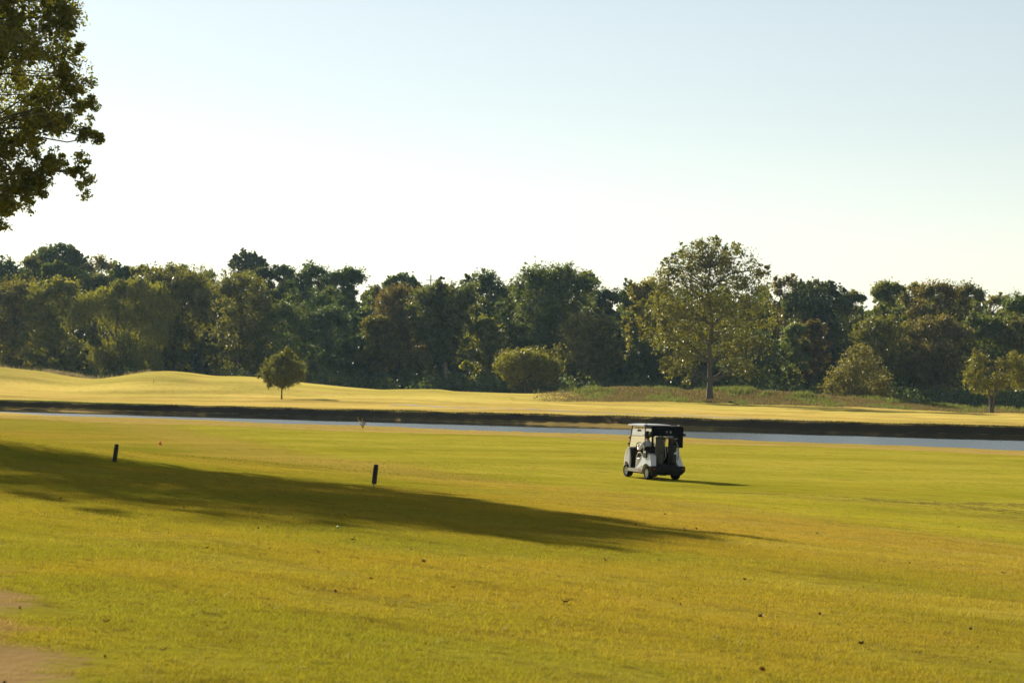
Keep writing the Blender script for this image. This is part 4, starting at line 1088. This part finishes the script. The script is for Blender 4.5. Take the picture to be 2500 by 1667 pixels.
# ---- the driver
def person():
    root = on_cart('person', (-.27, -.22, .74))
    tag(root, 'driver in pale polo shirt, dark cap and shorts seated at the wheel', 'person')
    V = []; E = []; R = []
    def add(p, r, par=None):
        V.append(p); R.append(r if isinstance(r, tuple) else (r, r)); i = len(V)-1
        if par is not None: E.append((par, i))
        return i
    pel = add((0,0,0), (.15,.125)); sp = add((0,-.045,.18), (.15,.115), pel); ch = add((0,-.04,.36), (.17,.12), sp)
    nb = add((0,-.01,.50), (.075,.07), ch); nk = add((0,.01,.57), (.058,.058), nb)
    hd = add((0,.035,.66), (.078,.092), nk); ht = add((0,.03,.76), (.078,.095), hd); hh_ = add((0,.025,.815), (.045,.055), ht)
    for s in (-1, 1):
        sh = add((s*.175,-.02,.44), (.075,.075), ch); el = add((s*.26,.12,.20), (.050,.050), sh); fa = add((s*.21,.28,.26), (.042,.042), el); wr = add((s*.155,.42,.33), (.030,.028), fa)
        pm = add((s*.15,.475,.345), (.036,.018), wr)
        for k, ln in enumerate((.9, 1.05, 1.0, .78)):
            x0 = s*(.15+(k-1.5)*.019)
            a = add((x0,.515,.352), .009, pm); b = add((x0,.515+.026*ln,.332), .0085, a); add((x0,.515+.010*ln,.306), .0075, b)
        t1 = add((s*.112,.475,.335), .011, pm); add((s*.108,.512,.318), .009, t1)
        hp = add((s*.095,.03,-.02), (.095,.095), pel); kn = add((s*.15,.43,.01), (.065,.065), hp); cf = add((s*.145,.50,-.20), (.058,.06), kn); an = add((s*.14,.54,-.37), (.038,.042), cf)
        hl = add((s*.14,.55,-.405), (.040,.034), an); add((s*.145,.68,-.415), (.042,.026), hl)
    me = bpy.data.meshes.new('body'); me.from_pydata(V, E, [])
    o = bpy.data.objects.new('body', me); COL.objects.link(o)
    md = o.modifiers.new('skin', 'SKIN'); md.use_smooth_shade = True
    for i, r in enumerate(R): me.skin_vertices[0].data[i].radius = r
    me.skin_vertices[0].data[0].use_root = True
    sd = o.modifiers.new('sub', 'SUBSURF'); sd.levels = 2; sd.render_levels = 2
    dg = bpy.context.evaluated_depsgraph_get(); dg.update()
    m2 = bpy.data.meshes.new_from_object(o.evaluated_get(dg)); bpy.data.objects.remove(o)
    # ears, nose
    bm = bmesh.new(); bm.from_mesh(m2)
    for c, r in (((-.088,.03,.675),(.012,.022,.032)), ((.088,.03,.675),(.012,.022,.032)), ((0,.132,.665),(.013,.018,.020))):
        for v in bmesh.ops.create_icosphere(bm, subdivisions=1, radius=1)['verts']: v.co = Vector((v.co.x*r[0]+c[0], v.co.y*r[1]+c[1], v.co.z*r[2]+c[2]))
    bm.to_mesh(m2); bm.free()
    m2.name = 'body'; m2.materials.clear()
    for mm in (pmat('skin', (.36,.19,.12), .55), pmat('polo_shirt', (.62,.62,.72), .9, noise=.05), pmat('dark_shorts', (.03,.026,.028), .85), pmat('shoes', (.5,.5,.48), .6)): m2.materials.append(mm)
    for p in m2.polygons:
        x, y, z = p.center; p.use_smooth = True
        ax = abs(x)
        if z < -.355 and y > .45: p.material_index = 3
        elif z < .09 and y < .40 and not (ax > .19 and z > .05): p.material_index = 2
        elif z < .15 and y > .3: p.material_index = 0
        elif z < .535 and (ax < .2 or (z > .22 and y < .14)) and y < .2: p.material_index = 1
        else: p.material_index = 0
    b = bpy.data.objects.new('body', m2); COL.objects.link(b); b.parent = root
    bm = bmesh.new()
    add_lathe(bm, [(.098,.715),(.100,.74),(.096,.79),(.075,.832),(.035,.852),(.008,.856)], 18)
    for v in bm.verts: v.co.y = v.co.y*1.14+.03
    n0 = len(bm.verts)
    add_prism(bm, [(.11,.728),(.22,.712),(.22,.720),(.11,.740)], -.075, .075)
    bm_obj('cap', bm, pmat('dark_cap', (.018,.018,.022), .85), root, smooth=True)
    bm = bmesh.new(); add_lathe(bm, [(.088,.62),(.094,.66),(.094,.71),(.085,.716)], 16)
    for v in bm.verts: v.co.y = min(v.co.y*1.1+.022, .05)
    bm_obj('hair', bm, pmat('dark_hair', (.025,.018,.014), .8), root, smooth=True)
    bm = bmesh.new(); add_lathe(bm, [(.085,.49),(.075,.545),(.066,.56),(.062,.54)], 14)
    for v in bm.verts: v.co.y -= .005
    bm_obj('collar', bm, m2.materials[1], root, smooth=True)
person()

# ------------------------------------------------------------------ small things on the course
M_POST = pmat('post_dark_wood', (.022,.014,.010), .75, noise=.4, nscale=30, bump=.2)
def marker(label, px, py, hb, spike, lean, r=.05):
    g = GP(px, py)
    o = empty('marker_post', g); o.rotation_euler = (0, lean, random.uniform(0, 3))
    o.rotation_euler = (0, lean, 0)
    bm = bmesh.new(); add_lathe(bm, [(r*.95,spike),(r,spike+.01),(r,spike+hb*.84),(r*.93,spike+hb*.85)], 20); bm_obj('body', bm, M_POST, o)
    bm = bmesh.new(); add_lathe(bm, [(r*.72,spike+hb*.845),(r*.72,spike+hb*.875),(r*1.02,spike+hb*.89),(r*1.04,spike+hb*.925),(r*.90,spike+hb*.965),(r*.55,spike+hb*.99),(r*.15,spike+hb)], 20); bm_obj('cap', bm, M_POST, o, smooth=True)
    bm = bmesh.new(); add_tube(bm, [(-.004,0,-.12),(-.004,0,spike+.02)], .008, 8); bm_obj('spike', bm, M_METAL, o)
    return tag(o, label, 'post', 'dark marker posts on the near turf')
marker('dark marker post raised on a thin spike, right one of the two', 912, 1190, .40, .075, math.radians(5.5))
marker('dark round-topped marker post standing in the shade, left one', 279, 1128, .41, .002, math.radians(7))

g = GP(391, 1086)
o = empty('tee_marker', g); tag(o, 'tiny orange cone on the fairway near the left marker post', 'cone')
M_OR = pmat('orange_plastic', (.75,.13,.03), .45)
bm = bmesh.new(); add_lathe(bm, [(.085,.012),(.055,.10),(.022,.19),(.014,.20)], 14); bm_obj('cone', bm, M_OR, o, smooth=True)
bm = bmesh.new(); add_box(bm, -.095, .095, -.095, .095, 0, .012); bm_obj('base', bm, M_OR, o)
g = GP(825, 1291)
bm = bmesh.new(); bmesh.ops.create_icosphere(bm, subdivisions=3, radius=.0214)
ob = bm_obj('golf_ball', bm, pmat('ball_yellow_green', (.50,.55,.10), .3, noise=.1, nscale=80, bump=.3), None, smooth=True, loc=g+Vector((0,0,.022)))
tag(ob, 'yellow-green golf ball lying at the shadow edge', 'ball')
# sign and stake on the far field, power pole behind the wood
g = GP(1375, 966)
o = empty('tee_sign', g); tag(o, 'small grey sign on a post at the edge of the far field', 'sign')
bm = bmesh.new(); add_tube(bm, [(0,0,-.1),(0,0,.55)], .04, 8); bm_obj('post', bm, pmat('sign_post', (.25,.22,.2), .8), o)
bm = bmesh.new(); add_box(bm, -.17, .17, -.07, -.045, .45, .85); bm_obj('board', bm, pmat('sign_board', (.32,.32,.35), .6), o, bevel=.01)
g = GP(375, 935)
o = empty('flag_stick', g); tag(o, 'thin dark stake on the mown grass below the left mound', 'stake')
bm = bmesh.new(); add_tube(bm, [(0,0,-.1),(0,0,.42)], .03, 8); bm_obj('pole', bm, M_POST, o)
bm = bmesh.new(); add_tube(bm, [(0,0,.425),(0,0,.46)], .04, 8); bm_obj('cap', bm, M_POST, o)
Yq = 485; pp = P(1052, 671, Yq); zb = gz(pp.x, Yq)
o = empty('power_pole', (pp.x, Yq, zb)); tag(o, 'thin power pole with crossarm rising above the wood', 'pole')
hp = pp.z-zb; M_PW = pmat('pole_wood', (.10,.085,.07), .9)
bm = bmesh.new(); add_tube(bm, [(0,0,-.2),(0,0,hp)], [.22,.13], 8); bm_obj('pole', bm, M_PW, o)
bm = bmesh.new(); add_box(bm, -1.1, 1.1, -.22, -.12, hp-1.35, hp-1.2); ca_ = bm_obj('crossarm', bm, M_PW, o)
for xx in (-.95, -.35, .35, .95):
    bm = bmesh.new(); add_lathe(bm, [(.04,0),(.07,.06),(.05,.14),(.02,.2)], 8); bm_obj('insulator', bm, pmat('insulator', (.3,.3,.32), .3), ca_, loc=(xx,-.17,hp-1.2))
# weed sprout on the near bank
g = GP(886, 1046); o = empty('weed_plant', g); tag(o, 'dry reddish weed sprouting alone on the near river bank', 'plant')
rg = np.random.default_rng(3); bm = bmesh.new(); tips = []
for k in range(9):
    e = Vector((rg.uniform(-.45,.3), rg.uniform(-.15,.15), rg.uniform(.25,.62) if k else .75)); limb(bm, (0,0,-.02), e, .02, .008, rg, .15, 4, 5)
    for q in range(7): tips.append(e*rg.uniform(.5, 1.05)+Vector(rg.normal(size=3)*.04))
bm_obj('stem', bm, TWIG, o)
v, f = leaf_quads(np.array(tips), .13, rg, .5); mesh_np('leaves', v, f, LEAF['rust'], o, rnd=np.repeat(rg.random(len(tips)), 4))

# fallen leaves, one object each; sizes of 6 to 10 centimetres
LM = [pmat('fallen_leaf_brown', (.10,.045,.02), .7, noise=.3, nscale=30), pmat('fallen_leaf_rust', (.24,.075,.02), .7, noise=.3, nscale=30), pmat('fallen_leaf_yellow', (.42,.32,.05), .7, noise=.3, nscale=30)]
def leaf_shape(mat, seed):
    r_ = random.Random(seed); bm = bmesh.new(); n = 9; L_ = []; Rr = []; C_ = []
    for i in range(n):
        t = i/(n-1); w = .034*math.sin(math.pi*min(1, t*.92+.04))**.8*(1+.25*math.sin(i*2.2)); x = (t-.5)*.10; up = .030*(2*t-1)**2
        C_.append(bm.verts.new((x, 0, up+.002))); L_.append(bm.verts.new((x, w, up+.012+r_.uniform(0,.010)))); Rr.append(bm.verts.new((x, -w, up+.014+r_.uniform(0,.012))))
    for i in range(n-1):
        bm.faces.new((C_[i], C_[i+1], L_[i+1], L_[i])); bm.faces.new((Rr[i], Rr[i+1], C_[i+1], C_[i]))
    me = bpy.data.meshes.new('fallen_leaf'); bm.to_mesh(me); bm.free(); me.materials.append(mat)
    return me
meshes = [[leaf_shape(mt, k*7+q) for q in range(3)] for k, mt in enumerate(LM)]
spots = [(1036,1378,0),(776,1354,0),(905,1421,1),(1106,1443,1),(1478,1373,0),(862,1324,0),(842,1262,0),(1672,1299,0),(1610,1374,1),(1818,1422,0),(1995,1306,0),(1552,1285,0),(1860,1651,1),(2002,1508,0),(2103,1584,0),(2450,1405,0),(1858,1515,0),(283,1225,0),(147,1222,0),(123,1197,1),(630,1295,0),(640,1266,1),(449,1244,1),(505,1345,1),(31,1166,2),(291,1218,2),(90,1208,2),(1624,1260,0),(1700,1296,0),(2340,1290,0),(400,1600,1),(260,1530,1),(820,1455,0),(583,1219,2),(2370,1547,0),(1380,1478,0)]
for i, (px, py, k) in enumerate(spots):
    g = GP(px, py); me = meshes[k][i % 3]
    o = bpy.data.objects.new('fallen_leaf', me); COL.objects.link(o); o.location = g+Vector((0,0,.024))
    s = random.uniform(.38, .60); o.scale = (s, s, s); o.rotation_euler = (random.uniform(-.3,.3), random.uniform(-.3,.3), random.uniform(0, 6.28))
    tag(o, ['dry curled dark brown leaf lying on the near turf', 'dry rust-red leaf lying on the near turf', 'fallen yellow leaf lying on the shaded turf'][k], 'leaf', ['brown fallen leaves on the turf', 'rust-red fallen leaves on the turf', 'yellow fallen leaves on the turf'][k])

# fine litter: clippings, seed fluff, worm casts
def litter(name, x, y, size, a, b, label, rng, lift=.02):
    z = ground_z(x, y)+lift*size/.03
    v, f = leaf_quads(np.stack([x, y, z], 1), size, rng, .7)
    mt = bpy.data.materials.new(name); mt.use_nodes = True; t = NT(mt.node_tree)
    at = t.new('ShaderNodeAttribute', attribute_name='rnd'); t.link(t.mix(at.outputs['Fac'], a, b), t.n['Principled BSDF'].inputs['Base Color']); t.n['Principled BSDF'].inputs['Specular IOR Level'].default_value = 0; t.n['Principled BSDF'].inputs['Roughness'].default_value = 1
    tag(mesh_np(name, v, f, mt, rnd=np.repeat(rng.random(len(x)), 4)), label, 'litter', kind='stuff')
rg = np.random.default_rng(8)
y = rg.uniform(9, 75, 1500); x = rg.uniform(-1, 1, 1500)*(.27*y+1)
kp = rg.random(1500) < np.clip(.45+.5*np.sin(x*.9+y*.4)+.4*np.sin(x*.3-y*.7), .03, 1); x, y = x[kp], y[kp]
litter('leaf_litter', x, y, .022, (.03,.018,.010), (.11,.06,.025), 'tiny dark bits of leaf litter scattered over the turf', rg, .012)
y = rg.uniform(9, 45, 150); x = rg.uniform(-1, 1, 150)*(.27*y+1)
litter('seed_fluff', x, y, .013, (.75,.72,.62), (.85,.83,.78), 'tiny pale flecks of seed fluff on the turf', rg, .02)
x = rg.uniform(-11, 1, 2200); y = rg.uniform(58, 84, 2200)
litter('soil_plugs', x, y, .030, (.08,.055,.02), (.16,.12,.04), 'small dark soil plugs on the turf beyond the marker posts', rg, .012)

# ------------------------------------------------------------------ haze
bm = bmesh.new(); add_box(bm, -1000, 1000, -60, 1700, -6.0, 36)
mt = bpy.data.materials.new('haze'); mt.use_nodes = True; t = NT(mt.node_tree); t.n.clear()
out = t.new('ShaderNodeOutputMaterial'); pv = t.new('ShaderNodeVolumePrincipled')
pv.inputs['Color'].default_value = (.45,.72,1.0,1); pv.inputs['Density'].default_value = 0.000042; pv.inputs['Anisotropy'].default_value = .35
t.link(pv.outputs[0], out.inputs['Volume'])
tag(bm_obj('haze', bm, mt), kind='stuff')
